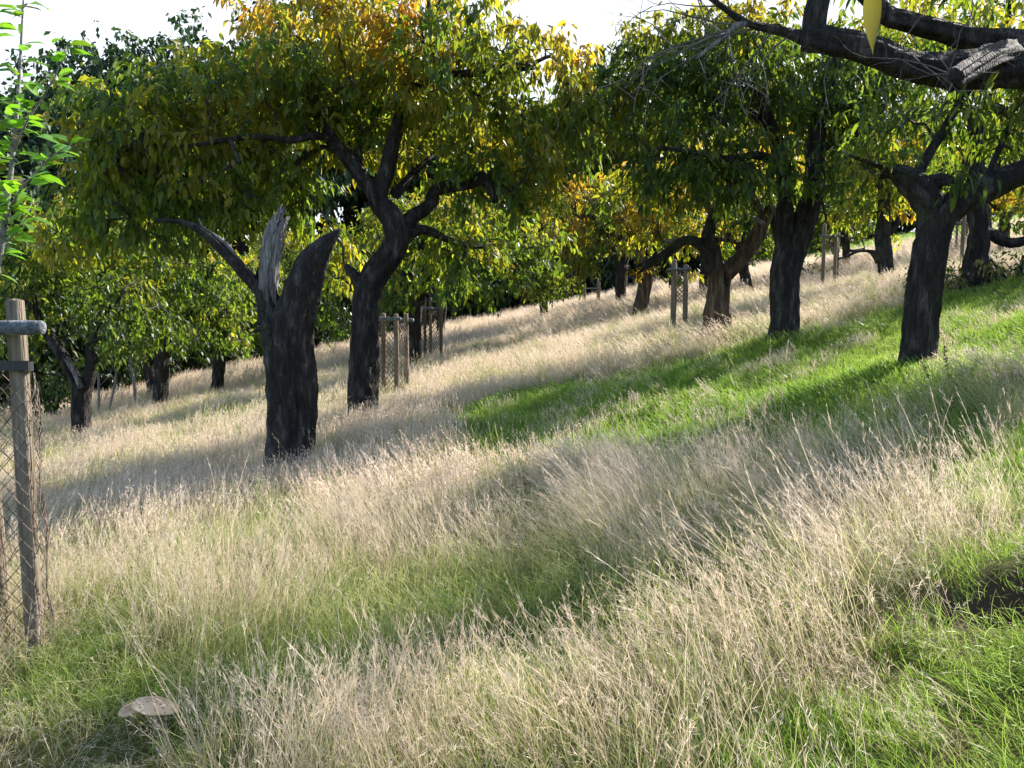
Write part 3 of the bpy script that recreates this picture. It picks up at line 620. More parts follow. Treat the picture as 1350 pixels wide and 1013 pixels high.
px_tree('cherry_tree', 'grey mottled trunk in sunlit dry grass, sending a low thin branch to the left', 25,
    [(1168, 384, 10.5), (1167, 365, 9.5), (1166, 335, 9.5), (1164, 305, 8.5), (1165, 270, 8), (1166, 245, 7)],
    [[(1160, 345, 6), (1154, 336, 4.5), (1143, 331, 2), (1130, 332, 1.7), (1118, 338, 1.4), (1105, 342, 1)], [(1165, 250, 5), (1150, 220, 4), (1130, 190, 3)], [(1165, 250, 5), (1185, 220, 4), (1205, 190, 3)],
     [(1170, 310, 4), (1180, 300, 3), (1184, 285, 2)]],
    [(1160, 200, 0, 100, 60, 2.2), (1120, 270, .4, 40, 30, 1.2), (1190, 270, .3, 25, 22, .8), (1188, 320, 0, 12, 16, .4)], seed=141, mat=M_bark2, autumn=(.32, .2, .28), **far)
px_tree('cherry_tree', 'small dark trunk with stubby broken branch in open dry grass, right of a guard', 37,
    [(1117, 368, 6), (1116, 350, 5), (1115, 325, 4.5), (1110, 300, 4), (1108, 280, 3.5)],
    [([(1114, 348, 3.5), (1109, 350, 3.5), (1106, 346, 2.5)], M_brown), [(1115, 330, 2.5), (1125, 331, 1.6), (1140, 328, 1.2)], [(1110, 300, 3), (1095, 280, 2.2), (1080, 262, 1.5)], [(1109, 290, 3), (1122, 265, 2.2), (1135, 245, 1.5)]],
    [(1105, 265, 0, 65, 32, 2.3), (1075, 300, .5, 35, 30, 1.5), (1135, 300, .5, 25, 14, 1)], seed=151, autumn=(.15, .2, .25), **far)
px_tree('cherry_tree', 'tree behind the nearest right trunk with a low bough curving out like a swan neck', 17.5,
    [(1284, 400, 14.5), (1283, 375, 13), (1286, 345, 14), (1289, 315, 13), (1288, 280, 12), (1286, 250, 11.5)],
    [[(1294, 318, 8), (1306, 308, 7), (1318, 315, 7), (1334, 320, 6.5), (1352, 317, 6), (1372, 305, 5), (1390, 280, 3)], [(1286, 255, 10), (1288, 215, 9.5), (1285, 180, 9), (1296, 155, 8), (1318, 145, 7), (1345, 155, 6), (1370, 150, 4)],
     [(1285, 180, 6), (1272, 140, 5), (1255, 90, 4), (1245, 40, 3)], [(1296, 155, 6), (1310, 110, 5), (1325, 50, 4), (1330, 0, 3)], [(1293, 335, 6, .3), (1304, 360, 6, .4), (1309, 392, 8, .4)]],
    [(1290, 60, 0, 130, 80, 2), (1200, 110, .5, 70, 60, 1.3), (1370, 120, .4, 80, 70, 1.4), (1240, 240, .6, 35, 45, .9), (1240, 330, .6, 14, 16, .4), (1350, 280, .6, 40, 20, .9)],
    seed=161, lod=1, per=14, spacing=.38, leaf=(.135, .055), twig_r=.006, sides=14, autumn=(.22, .3, .28))
px_tree('cherry_tree', 'rightmost small cherry, grey trunk rising from pale scrub below the bright lawn', 28,
    [(1323, 352, 7), (1323, 330, 6.5), (1324, 300, 6), (1325, 285, 5.5)], [[(1324, 290, 4.5), (1310, 270, 3.5), (1295, 255, 2)], [(1324, 290, 4.5), (1345, 270, 3.5), (1360, 250, 2)]],
    [(1330, 262, 0, 55, 24, 2), (1300, 250, .4, 40, 20, 1.2), (1365, 260, .2, 35, 24, 1.2)], seed=171, autumn=(.38, .2, .3), **far)

# generic orchard trees (rows continuing to the right, outside the frame, and deep in the orchard)
def generic(name, label, seed, H=6.3, R=3.2, autumn=(.15, .3, .25), trunkh=1.9, mats=M_bark, leafmat=M_leaf, leaf=(.16, .075), spacing=.48, per=13, lod=0, group=GRP, cat='tree', tr=.22, colscale=None, flat=.42, gap=.1, nl=4):
    rg = np.random.default_rng(seed); b = np.array([0, 0, 0.]); z0 = ground(0, 0)
    tp = np.array([[0, 0, -.15], [.03, 0, trunkh * .4], [-.04, .05, trunkh * .8], [0, .02, trunkh]]); L = [(tp, np.array([tr * 1.1, tr * .9, tr * .85, tr * .8]), mats)]
    bl = [(0, 0, H - R * flat, R * .75, R * .75, R * flat)]
    for k in range(nl):
        a = k * 2 * math.pi / nl + rg.random() * .8; r = R * (.5 + .15 * rg.random()); z1 = trunkh + (H - trunkh) * (.45 + .2 * rg.random())
        p = np.array([[0, 0, trunkh * .9], [math.cos(a) * r * .35, math.sin(a) * r * .35, trunkh + (z1 - trunkh) * .45], [math.cos(a) * r * .7, math.sin(a) * r * .7, z1 - .3], [math.cos(a) * r * 1.1, math.sin(a) * r * 1.1, z1 + .4]])
        L.append((p, np.array([tr * .6, tr * .42, tr * .3, tr * .15]), mats))
        bl.append((math.cos(a) * r, math.sin(a) * r, z1 + (H - z1) * .1, R * .55, R * .55, R * flat * .75))
    t = make_tree(name, label, cat, b, L, bl, mat=mats, group=group, seed=seed, leaf=leaf, spacing=spacing, per=per, lod=lod, autumn=autumn, leafmat=leafmat, dark=np.array([.58, .64, 1.0]) if cat == 'tree' and leafmat is M_wood_leaf else 1.0, twig_r=.007, sides=10, gap=gap, step=.25)  # wood foliage coloured darker and bluer to imitate shade and distance haze
    return t
def place(o, x, y, rz=0, s=1): o.location = (x, y, float(ground(x, y)) - .05); o.rotation_euler = (0, 0, rz); o.scale = (s, s, s)
g1 = generic('cherry_tree', 'deep orchard cherry with yellowing crown at the back on the right', 201, autumn=(.22, .3, .25))
place(g1, 13.5, 52, .4)
g2 = generic('cherry_tree', 'deep orchard cherry with green crown far back between the trunks', 202, autumn=(.1, .3, .22)); place(g2, 20.5, 45, 1.2)
off = [(g1, 14.5, 9.6, 2.1, .95), (g2, 16.5, 21.0, .7, 1.0), (g1, 17, 24, 3.0, 1.0), (g2, 24, 31, 4.0, 1.0), (g1, 20.5, 14.5, 5.0, 1.0), (g2, 19, 36, .3, 1.05), (g1, 29, 44, 1.3, 1)]
for k, (g, x, y, rz, s) in enumerate(off):
    copy_thing(g, (x, y, float(ground(x, y)) - .05), rz, s, 'orchard cherry of the rows that run on beyond the right edge', GRP)
mid = [(g2, 1.5, 41, 2.2, 1.0, 'green-crowned orchard cherry standing deep in the middle of the grove'),
       (g1, -3.5, 44, 4.1, 1.05, 'yellow-tinged orchard cherry deep behind the big forked cherry'),
       (g2, -8.5, 37, 5.3, 1.0, 'green orchard cherry in the shade at the foot of the wood, behind the dead tree'),
       (g1, -13.5, 33, 1.1, .95, 'orchard cherry at the lower left wood edge behind the forked low tree'),
       (g2, 8.5, 47, 3.3, 1.0, 'far cherry at the wood edge behind the blue-grey trunk'),
       (g1, -19, 31, 2.6, 1.0, 'orchard cherry at the wood edge beyond the left stake')]
for g, x, y, rz, s, lab in mid: copy_thing(g, (x, y, float(ground(x, y)) - .05), rz, s, lab, GRP)

# ------------------------------------------------------------------ woodland behind
WG = 'woodland trees behind the orchard'
DARKG = GREENS.copy()
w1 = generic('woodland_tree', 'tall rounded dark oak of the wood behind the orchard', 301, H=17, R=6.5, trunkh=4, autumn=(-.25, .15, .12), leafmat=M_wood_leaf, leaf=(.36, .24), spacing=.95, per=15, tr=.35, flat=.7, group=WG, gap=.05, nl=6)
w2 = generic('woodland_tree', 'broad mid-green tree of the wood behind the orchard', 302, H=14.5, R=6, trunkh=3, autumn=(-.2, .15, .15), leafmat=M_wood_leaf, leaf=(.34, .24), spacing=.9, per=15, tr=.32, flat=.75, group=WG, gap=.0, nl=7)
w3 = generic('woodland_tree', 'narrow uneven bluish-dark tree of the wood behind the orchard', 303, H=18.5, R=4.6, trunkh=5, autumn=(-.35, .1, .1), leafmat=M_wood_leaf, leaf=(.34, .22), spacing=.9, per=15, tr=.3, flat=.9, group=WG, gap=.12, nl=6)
ws = [w1, w2, w3]
wl = {0: 'rounded dark woodland tree', 1: 'broad mid-green woodland tree', 2: 'narrow bluish-dark woodland tree'}
# (px of centre, Y, kind, scale, phrase)
row = [(-60, 48, 1, 1.3, 'rising behind the young apple tree at the left edge'), (60, 56, 1, 1.3, 'behind the leafy young apple tree'), (150, 60, 2, 1.30, 'pointed, against the sky right of the young apple tree'), (205, 66, 0, 1.36, 'just left of the middle of the left sky gap'),
       (262, 62, 2, 1.33, 'sticking up against the sky between orange-tipped twigs'), (330, 60, 0, 1.25, 'behind the orange left edge of the big cherry'), (400, 66, 2, 1.45, 'glimpsed at the top edge above the dead tree'), (470, 68, 0, 1.35, 'behind the crown of the big forked cherry'),
       (550, 70, 1, 1.2, 'behind the forked limbs of the big cherry'), (630, 78, 0, 1.1, 'behind the broken hanging limb'), (705, 84, 1, 1.25, 'low in the gap of sky right of the big cherry'), (780, 88, 0, 1.2, 'beneath the middle sky gap'),
       (850, 90, 2, 1.2, 'behind the golden-leaved cherry'), (930, 92, 0, 1.1, 'behind the pale brown broken tree'), (1010, 94, 1, 1.3, 'behind the double-stemmed cherry'), (1090, 98, 0, 1.0, 'beyond the dry grass on the right'), (1190, 120, 1, 1.0, 'at the far top of the lit lawn'), (1290, 128, 0, 1.0, 'furthest right beyond the lit lawn'), (1390, 125, 1, 1.0, 'beyond the right edge of the lawn')]
first = {0: True, 1: True, 2: True}
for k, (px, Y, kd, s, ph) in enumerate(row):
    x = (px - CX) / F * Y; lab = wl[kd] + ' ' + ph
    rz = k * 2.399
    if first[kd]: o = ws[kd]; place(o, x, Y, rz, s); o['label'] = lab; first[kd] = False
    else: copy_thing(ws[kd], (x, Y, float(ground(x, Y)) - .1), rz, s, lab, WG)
# understory shrubs along the edge
def shrub_proto(seed, label, W=3.0, H=2.6, aut=(-.2, .1, .15), leaf=(.2, .12), shade_tint=.4):  # default leaf colour is darkened to imitate shade at the wood edge
    rg = np.random.default_rng(seed); L = []
    for k in range(5):
        a = k * 1.256 + rg.random(); L.append((np.array([[0, 0, -.1], [math.cos(a) * W * .15, math.sin(a) * W * .15, H * .35], [math.cos(a) * W * .3, math.sin(a) * W * .3, H * .75]]), np.array([.06, .045, .02]), M_bark))
    bl = [(0, 0, H * .5, W * .55, W * .45, H * .5)] + [(rg.normal() * W * .3, rg.normal() * W * .2, H * (.35 + .3 * rg.random()), W * .35, W * .35, H * .35) for _ in range(3)]
    return make_tree('shrub', label, 'shrub', (0, 0, 0), L, bl, group='dark shrubs along the wood edge', seed=seed, leaf=leaf, spacing=.42, per=13, lod=0, autumn=aut, leafmat=M_wood_leaf, dark=shade_tint, twig_r=.006, sides=7, gap=.0, density_noise=.3, step=.2, cname='foliage')
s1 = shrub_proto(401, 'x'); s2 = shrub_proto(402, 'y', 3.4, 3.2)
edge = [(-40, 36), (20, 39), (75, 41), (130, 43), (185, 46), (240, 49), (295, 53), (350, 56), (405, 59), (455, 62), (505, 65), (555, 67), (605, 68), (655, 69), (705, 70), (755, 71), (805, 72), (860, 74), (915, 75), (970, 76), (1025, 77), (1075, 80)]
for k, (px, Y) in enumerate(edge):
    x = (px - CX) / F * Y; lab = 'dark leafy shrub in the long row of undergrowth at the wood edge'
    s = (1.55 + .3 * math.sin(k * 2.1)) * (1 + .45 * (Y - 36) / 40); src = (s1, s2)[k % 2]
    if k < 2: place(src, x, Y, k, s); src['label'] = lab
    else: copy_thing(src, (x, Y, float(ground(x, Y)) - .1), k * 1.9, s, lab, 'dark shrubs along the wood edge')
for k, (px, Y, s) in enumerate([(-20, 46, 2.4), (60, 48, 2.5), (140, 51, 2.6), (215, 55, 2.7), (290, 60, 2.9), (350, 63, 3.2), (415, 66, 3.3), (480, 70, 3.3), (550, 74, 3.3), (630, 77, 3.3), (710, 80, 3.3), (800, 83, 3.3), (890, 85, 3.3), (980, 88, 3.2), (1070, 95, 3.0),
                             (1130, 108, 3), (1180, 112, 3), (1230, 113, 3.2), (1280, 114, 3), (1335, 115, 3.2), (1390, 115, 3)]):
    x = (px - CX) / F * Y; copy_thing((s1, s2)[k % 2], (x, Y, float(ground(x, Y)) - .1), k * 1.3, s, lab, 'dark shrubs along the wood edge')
s3 = shrub_proto(403, 'light green young bush at the foot of the wood, left of the goblet-forked tree', 1.6, 2.2, (.12, .1, .1), (.14, .1), 1.0); s3['group'] = ''
del s3['group']; s3.name = 'bush'; x = (62 - CX) / F * 31; place(s3, x, 31, 0, 1.0)
s4 = shrub_proto(404, 'brown and green bramble patch at the foot of the swan-necked tree on the right', 2.6, .85, (.25, .1, .3), (.1, .06), 1.0); del s4['group']; s4.name = 'bramble_bush'; x = (1335 - CX) / F * 17.6; place(s4, x, 17.6, 0, 1.0)
s5 = copy_thing(s4, (0, 0, 0), 2.0, .8, 'low bramble tangle between the nearest right trunk and the swan-necked tree'); x = (1258 - CX) / F * 17.9; place(s5, x, 17.9, 2, .62)
s6 = copy_thing(s4, (0, 0, 0), 1.0, 1, 'dark low bramble heap below the tall tree guard right of the double-stemmed tree'); x = (1070 - CX) / F * 33; place(s6, x, 33, 1, 1.0)

# ------------------------------------------------------------------ thin bare saplings at the wood edge, left
for k, (px0, py0, px1, py1, Y, lab) in enumerate([(128, 520, 126, 440, 27, 'thin bare upright pole-like stem just right of the goblet-forked tree'), (140, 522, 158, 455, 28, 'thin bare stem leaning right behind the goblet-forked tree'),
        (178, 520, 171, 470, 31, 'short pale dead stem between the forked tree and the straight dark trunk')]):
    p0 = P(px0, py0, Y); p0[2] = ground(p0[0], p0[1]) - .05; p1 = P(px1, py1, Y)
    mb = MB(); pts, rad = catmull(np.array([p0, (p0 + p1) / 2 + np.array([.05, 0, 0]), p1]), np.array([.045, .035, .015]) * (1.5 if k == 2 else 1), .2); tube(mb, pts, rad, 7, .1, k)
    PT = []; RR = []
    for q in range(6):
        i = int(len(pts) * (.4 + .1 * q)); i = min(i, len(pts) - 1); d = unit(np.array([math.cos(q * 2.4), math.sin(q * 2.4), .9])); a = pts[i]
        PT.append(np.array([a, a + d * .2, a + d * .4 + [0, 0, .03], a + d * .6 + [0, 0, .12]])); RR.append(np.array([.012, .01, .007, .003]))
    tubes_batch(mb, np.array(PT), np.array(RR), 4)
    o = mb.obj('bare_sapling', M_palebark, None, origin=p0); tag(o, lab, 'sapling', 'bare stems at the wood edge')

# ------------------------------------------------------------------ wooden tree guards
M_strap, nt_, out_ = newmat('rubber_strap'); p_ = N_(nt_, 'ShaderNodeBsdfPrincipled'); p_.inputs['Base Color'].default_value = (.012, .012, .013, 1); p_.inputs['Roughness'].default_value = .55; nt_.links.new(p_.outputs[0], out_.inputs[0])
M_wire, nt_, out_ = newmat('wire'); p_ = N_(nt_, 'ShaderNodeBsdfPrincipled'); p_.inputs['Roughness'].default_value = .5; p_.inputs['Metallic'].default_value = .6
nz_ = N_(nt_, 'ShaderNodeTexNoise'); nz_.inputs['Scale'].default_value = 9; c_ = ramp(nt_, nz_.outputs[0], [(.35, (.05, .048, .045)), (.65, (.15, .105, .08))]); nt_.links.new(c_, p_.inputs['Base Color']); nt_.links.new(p_.outputs[0], out_.inputs[0])
def post(parent, origin, p0, p1, r, mat=M_post, name='post', seed=1.0, sides=16, caps=True):
    mb = MB(); n = 14; t = np.linspace(0, 1, n)[:, None]; pts = np.asarray(p0) * (1 - t) + np.asarray(p1) * t; rad = np.full(n, r); rad[-1] = r * .93
    pts = np.vstack([pts, pts[-1] + unit(pts[-1] - pts[-2]) * .004]); rad = np.concatenate([rad, [r * .86]])
    tube(mb, pts, rad, sides, .035, seed, capend=True, ridges=3)
    # flat end caps
    return mb.obj(name, mat, parent, smooth=True, origin=origin)
def wire_mesh(parent, origin, corners, z0, z1, cell=.075, r=.0016, sides=3, slump=0.0):
    """diamond netting wrapped round the corner list (closed loop of xy)"""
    cs = [np.array(c) for c in corners]; seg = [np.linalg.norm(cs[(i + 1) % len(cs)] - cs[i]) for i in range(len(cs))]; tot = sum(seg)
    nu = max(6, int(round(tot / cell))); nv = max(4, int(round((z1 - z0) / (cell * .55)) // 1))
    def at(u):
        u = u % tot
        for i, s in enumerate(seg):
            if u <= s or i == len(seg) - 1:
                q = cs[i] + (cs[(i + 1) % len(cs)] - cs[i]) * (u / s); return q
            u -= s
    PT, RR = [], []
    def pt(i, j):
        q = at((i * .5) * tot / nu); z = z0 + (z1 - z0) * j / nv
        n = np.array([math.sin(i * 3.1 + j * 1.7), math.sin(i * 1.3 + j * 2.9)]) * .004
        cen = sum(cs) / len(cs); rad_ = unit(q - cen); bul = .012 * math.sin(j * .5 + i * .2)
        return np.array([q[0] + n[0] + rad_[0] * bul, q[1] + n[1] + rad_[1] * bul, z + .004 * math.sin(i * 2.2 + j)])
    for j in range(nv):
        for i in range(2 * nu):
            if (i + j) % 2 == 0:
                for di in (1, -1):
                    a = pt(i, j); b = pt(i + di, j + 1); PT.append([a, b]); RR.append([r, r])
    mb = MB(); tubes_batch(mb, np.array(PT), np.array(RR), sides)
    return mb.obj('wire_netting', M_wire, parent, origin=origin)
def guard(label, cx, cy_, size, h, r, posts, rails, mesh=(0, 1.3), cell=.08, wr=.002, tall=0, rot=.2, group='wooden tree guards', lean=0.0, sides=10):
    z = float(ground(cx, cy_)); o0 = np.array([cx, cy_, z]); root = empty('tree_guard', o0, label, 'tree guard', group)
    def c(i):
        a = rot + i * math.pi / 2; return np.array([cx + math.cos(a) * size * .707, cy_ + math.sin(a) * size * .707])
    for k, i in enumerate(posts):
        q = c(i); g = float(ground(*q)); hh = z + h + (tall if k == 0 else 0)
        post(root, o0, (q[0], q[1], g - .1), (q[0] + lean, q[1], hh), r * (1.15 if k == 0 else 1), seed=k + cx, sides=sides)
    for (i, j, dz) in rails:
        a, b = c(i), c(j); d = unit(b - a) * .12; out = unit((a + b) / 2 - np.array([cx, cy_])) * (r + .02)
        post(root, o0, (a[0] - d[0] + out[0], a[1] - d[1] + out[1], z + h - dz), (b[0] + d[0] + out[0], b[1] + d[1] + out[1], z + h - dz), .035, M_rail, 'rail', seed=i + 3.3, sides=sides)
    if mesh: wire_mesh(root, o0, [c(i) * 1.0 + unit(c(i) - np.array([cx, cy_])) * (r + .004) for i in range(4)], z + mesh[0], z + mesh[1], cell, wr)
    return root
# the near one: built by hand from what the frame shows
def near_guard():
    Y = 4.5; a = P(50, 905, Y); zg = float(ground(a[0], a[1])); b = P(20, 397, Y + .02)
    size = .62; base = np.array([a[0] - size / 2, a[1] + .1, zg])
    root = empty('tree_guard', base, 'nearest wooden tree guard, left edge, round pale stake, crossbar, black strap and wire netting', 'tree guard', 'wooden tree guards')
    post(root, base, (a[0], a[1], zg - .15), b, .046, seed=2.2, sides=28)
    # other stakes, outside the frame
    for (dx, dy) in ((-size, .05), (-size + .1, size), (.02 - .05, size)):
        if dx > -.2: continue
        x, y = a[0] + dx, a[1] + dy; post(root, base, (x, y, float(ground(x, y)) - .15), (x - .08, y, b[2] - .02), .05, seed=dx * 3, sides=20)
    r0 = P(56, 432, Y - .09); r1 = P(-170, 434, Y - .09)
    post(root, base, r1, r0, .037, M_rail, 'crossbar', seed=5.5, sides=20)
    # strap: flat band
    mb = MB(); s0 = P(-150, 484, Y - .0); s1 = P(38, 482, Y - .055)
    hh = .024
    pts = [s0 + (s1 - s0) * t for t in np.linspace(0, 1, 6)]
    V = []
    for q in pts:
        for (dy, dz) in ((-.004, -hh), (.004, -hh), (.004, hh), (-.004, hh)): V.append(q + np.array([0, dy, dz]))
    Fq = []
    for i in range(5):
        for k in range(4): Fq.append((i * 4 + k, i * 4 + (k + 1) % 4, i * 4 + 4 + (k + 1) % 4, i * 4 + 4 + k))
    Fq.append((0, 3, 2, 1)); Fq.append((20, 21, 22, 23)); mb.add(np.array(V), [np.array(Fq)])
    pc = P(28, 483, Y); tube(mb, [pc - [0, 0, hh], pc - [0, 0, hh * .5], pc, pc + [0, 0, hh * .5], pc + [0, 0, hh]], [.056] * 5, 24, capend=False)
    mb.obj('strap', M_strap, root, smooth=False, origin=base)
    z1 = P(30, 505, Y)[2]
    cs = [(a[0] + .055, a[1] - .07), (a[0] + .03, a[1] + .12), (a[0] - size * .4, a[1] + size), (a[0] - size - .06, a[1] + .05), (a[0] - size * .5, a[1] - .045)]
    # netting follows the slight lean of the stake
    lean = (b[0] - a[0]) / (b[2] - zg)
    nm = wire_mesh(root, base, cs, zg + .05, z1, .085, .0019, 4)
    me = nm.data; co = np.zeros(len(me.vertices) * 3); me.vertices.foreach_get('co', co); co = co.reshape(-1, 3); co[:, 0] += co[:, 2] * lean; me.vertices.foreach_set('co', co.ravel()); me.update()
    # young apple tree inside
    t0 = np.array([-3.02, 5.0, 0]); t0[2] = ground(t0[0], t0[1]); Yt = 4.95
    L = [(np.array([t0 - [0, 0, .1], P(-60, 700, Yt), P(-30, 500, Yt), P(-8, 380, Yt), P(4, 310, Yt), P(14, 230, Yt), P(22, 150, Yt), P(27, 70, Yt), P(30, 15, Yt), P(33, -40, Yt)]), np.array([.028, .024, .022, .02, .017, .014, .010, .007, .005, .003]), M_palebark)]
    base_t = t0
    def lm(l): p, r = PL(l, Yt); L.append((p, r * 1.0, M_palebark))
    lm([(6, 300, 1.8), (20, 260, 1.6, -.1), (45, 230, 1.4, -.2), (70, 205, 1, -.3), (95, 190, .6, -.3)]); lm([(18, 200, 1.8), (35, 160, 1.5, -.1), (55, 130, 1.2, -.2), (75, 95, .9, -.3), (88, 60, .5, -.3)])
    lm([(10, 260, 1.6), (-10, 220, 1.4, .1), (-30, 180, 1, .2)]); lm([(0, 330, 1.4), (25, 300, 1.2, .1), (45, 262, .8, .2)]); lm([(-5, 360, 1.6), (-40, 330, 1.2), (-80, 280, 1)])
    rt = make_tree('young_apple_tree', 'slender young apple tree with large fresh green leaves inside the nearest left guard', 'tree', base_t, L, None, mat=M_palebark, seed=77, group=None, sides=8, step=.08)
    rg = np.random.default_rng(3); B, D = [], []
    for k, (pts, rad, _) in enumerate(L):
        pts, rad = catmull(pts, rad, .035)
        for i, q in enumerate(pts):
            if k == 0 and pix(q)[1] > 340: continue
            for _ in range(3):
                if rg.random() < .6:
                    aa = rg.random() * 6.28; B.append(q); D.append([math.cos(aa), math.sin(aa), .35 * rg.normal() + .25])
    for (px, py) in [(20, 10), (16, 25), (42, 5), (90, 52), (85, 60), (88, 72)]:
        B.append(P(px, py, Yt - .2)); D.append([rg.normal(), rg.normal() * .4, .1])
    B = np.array(B); D = np.array(D); n = len(B); Nn = rg.normal(size=(n, 3)) * .35 + [0, -.2, 1]
    Lf = .12 * (.65 + .5 * rg.random(n)); C = np.array([[.10, .24, .035]]) * (.6 + .8 * rg.random((n, 1))) + rg.random((n, 1)) * np.array([[.05, .03, 0]])
    red = rg.random(n) < .04; C[red] = [.22, .13, .08]
    mb = MB(); leaves(mb, B + unit(D) * .025, D, Nn, Lf, Lf * .66, C, 2, .2); mb.obj('crown', M_sap_leaf, rt, smooth=False, origin=base_t)
    PT = np.stack([B, B + unit(D) * .012, B + unit(D) * .027], 1); mb = MB(); tubes_batch(mb, PT, np.full((n, 3), .0012), 3); mb.obj('leaf_stalks', M_twig, rt, origin=base_t)
near_guard()
def gx(px, Y): return (px - CX) / F * Y
guard('tree guard of four brown stakes right behind the big forked cherry', gx(514, 16.5), 16.5, .46, 1.62, .048, [2, 0, 1, 3], [(0, 1, .12), (2, 3, .08)], (0, 1.45), .09, .0045, tall=.06, rot=.5)
guard('tree guard with tall thin stakes and bright crossbar, second behind the big forked cherry', gx(564, 25.5), 25.5, .55, 1.95, .045, [0, 2, 1, 3], [(0, 1, .3), (3, 0, .1), (2, 3, .3)], (0, 1.6), .11, .006, tall=.5, rot=.3)
guard('tree guard of weathered stakes with torn netting, beside the pale brown broken tree', gx(895, 21), 21, .27, 1.62, .055, [2, 0, 3, 1], [(3, 0, .08), (2, 3, .1), (1, 2, .2)], (.75, 1.55), .09, .006, tall=.12, rot=.55)
guard('tree guard with one thick and one thin stake, right of the double-stemmed tree', gx(1091, 27), 27, .34, 1.75, .05, [2, 0, 3], [(2, 3, .1), (0, 1, .1)], (1.1, 1.6), .10, .006, tall=.25, rot=.25)
guard('tree guard with grey H-shaped rails half hidden behind the nearest right trunk', gx(1250, 26), 26, .5, 1.7, .045, [0, 1, 2, 3], [(2, 3, .1), (0, 1, .35)], (.6, 1.4), .12, .004, tall=.25, rot=.3)
guard('small far tree guard with crossed rails against the bright lawn at the right', gx(1261, 34), 34, .5, 1.7, .045, [0, 2], [(3, 0, .15), (1, 2, .5)], None, tall=.3, rot=.6)
guard('far low tree guard with pale crossbar at the wood edge, left of the shaded trunk', gx(779, 50), 50, .8, 1.5, .055, [0, 1, 2, 3], [(2, 3, .35), (3, 0, .35)], None, tall=.25, rot=.8)

# ------------------------------------------------------------------ mushroom
def mushroom():
    M_cap, nt, out = newmat('mushroom_cap'); L = nt.links.new; tc = N_(nt, 'ShaderNodeTexCoord')
    vo = N_(nt, 'ShaderNodeTexVoronoi'); vo.inputs['Scale'].default_value = 60; L(tc.outputs['Object'], vo.inputs[0])
    c1 = ramp(nt, vo.outputs[0], [(.16, (.30, .17, .09)), (.36, (.66, .49, .32))])
    ln = N_(nt, 'ShaderNodeVectorMath', operation='LENGTH'); L(tc.outputs['Object'], ln.inputs[0])
    c2 = ramp(nt, ln.outputs['Value'], [(.012, (.4, .24, .15)), (.06, (1, .92, .8))])
    mx = N_(nt, 'ShaderNodeMix', data_type='RGBA', blend_type='MULTIPLY'); mx.inputs[0].default_value = .8; L(c1, mx.inputs[6]); L(c2, mx.inputs[7])
    p = N_(nt, 'ShaderNodeBsdfPrincipled'); p.inputs['Roughness'].default_value = .75; L(mx.outputs[2], p.inputs['Base Color']); L(p.outputs[0], out.inputs[0])
    M_st, nt, out = newmat('mushroom_stem'); no = N_(nt, 'ShaderNodeTexNoise'); no.inputs['Scale'].default_value = 40; c = ramp(nt, no.outputs[0], [(.4, (.28, .19, .12)), (.6, (.5, .4, .3))])
    p = N_(nt, 'ShaderNodeBsdfPrincipled'); p.inputs['Roughness'].default_value = .8; nt.links.new(c, p.inputs['Base Color']); nt.links.new(p.outputs[0], out.inputs[0])
    for (px, py, Y, R, tilt, lab) in [(205, 929, 3.5, .094, (-.12, .22), 'large pale parasol mushroom with sunlit scaly cap in dry grass near the stake'), (173, 934, 3.58, .055, (.10, -.15), 'smaller shaded parasol mushroom tucked behind grass stems beside the large one')]:
        c = P(px, py, Y); gz = float(ground(c[0], c[1])); root = empty('mushroom', (c[0], c[1], gz), lab, 'mushroom', 'parasol mushrooms')
        prof = [(0, .30), (.12, .295), (.2, .25), (.4, .2), (.65, .12), (.85, .03), (.97, -.05), (1.0, -.09), (.97, -.10), (.8, -.03), (.5, .05), (.12, .08), (.0, .08)]
        n = 32; V = []
        for k, (r, z) in enumerate(prof):
            for j in range(n):
                a = j * 2 * math.pi / n; rr = r * R * (1 + .03 * math.sin(3 * a + 1) + .015 * math.sin(7 * a)); V.append((rr * math.cos(a), rr * math.sin(a), z * R + .015 * R * math.sin(5 * a) * r))
        V = np.array(V); Rm = np.array(Euler((tilt[0], tilt[1], 0)).to_matrix()); V = V @ Rm.T
        Fq = [(k * n + j, k * n + n + j, k * n + n + (j + 1) % n, k * n + (j + 1) % n) for k in range(len(prof) - 1) for j in range(n)]
        mb = MB(); mb.add(V, [np.array(Fq)[:, ::-1]]); o = mb.obj('cap', M_cap, root, origin=(0, 0, 0)); o.location = (0, 0, float(c[2]) - gz)
        mb = MB(); tube(mb, [(0, 0, -.03), (.002, 0, 0.02), (0, .003, (c[2] - gz) * .6), (0, 0, c[2] - gz + R * .08)], [R * .2, R * .15, R * .12, R * .11], 14)
        mb.obj('stem', M_st, root)
mushroom()

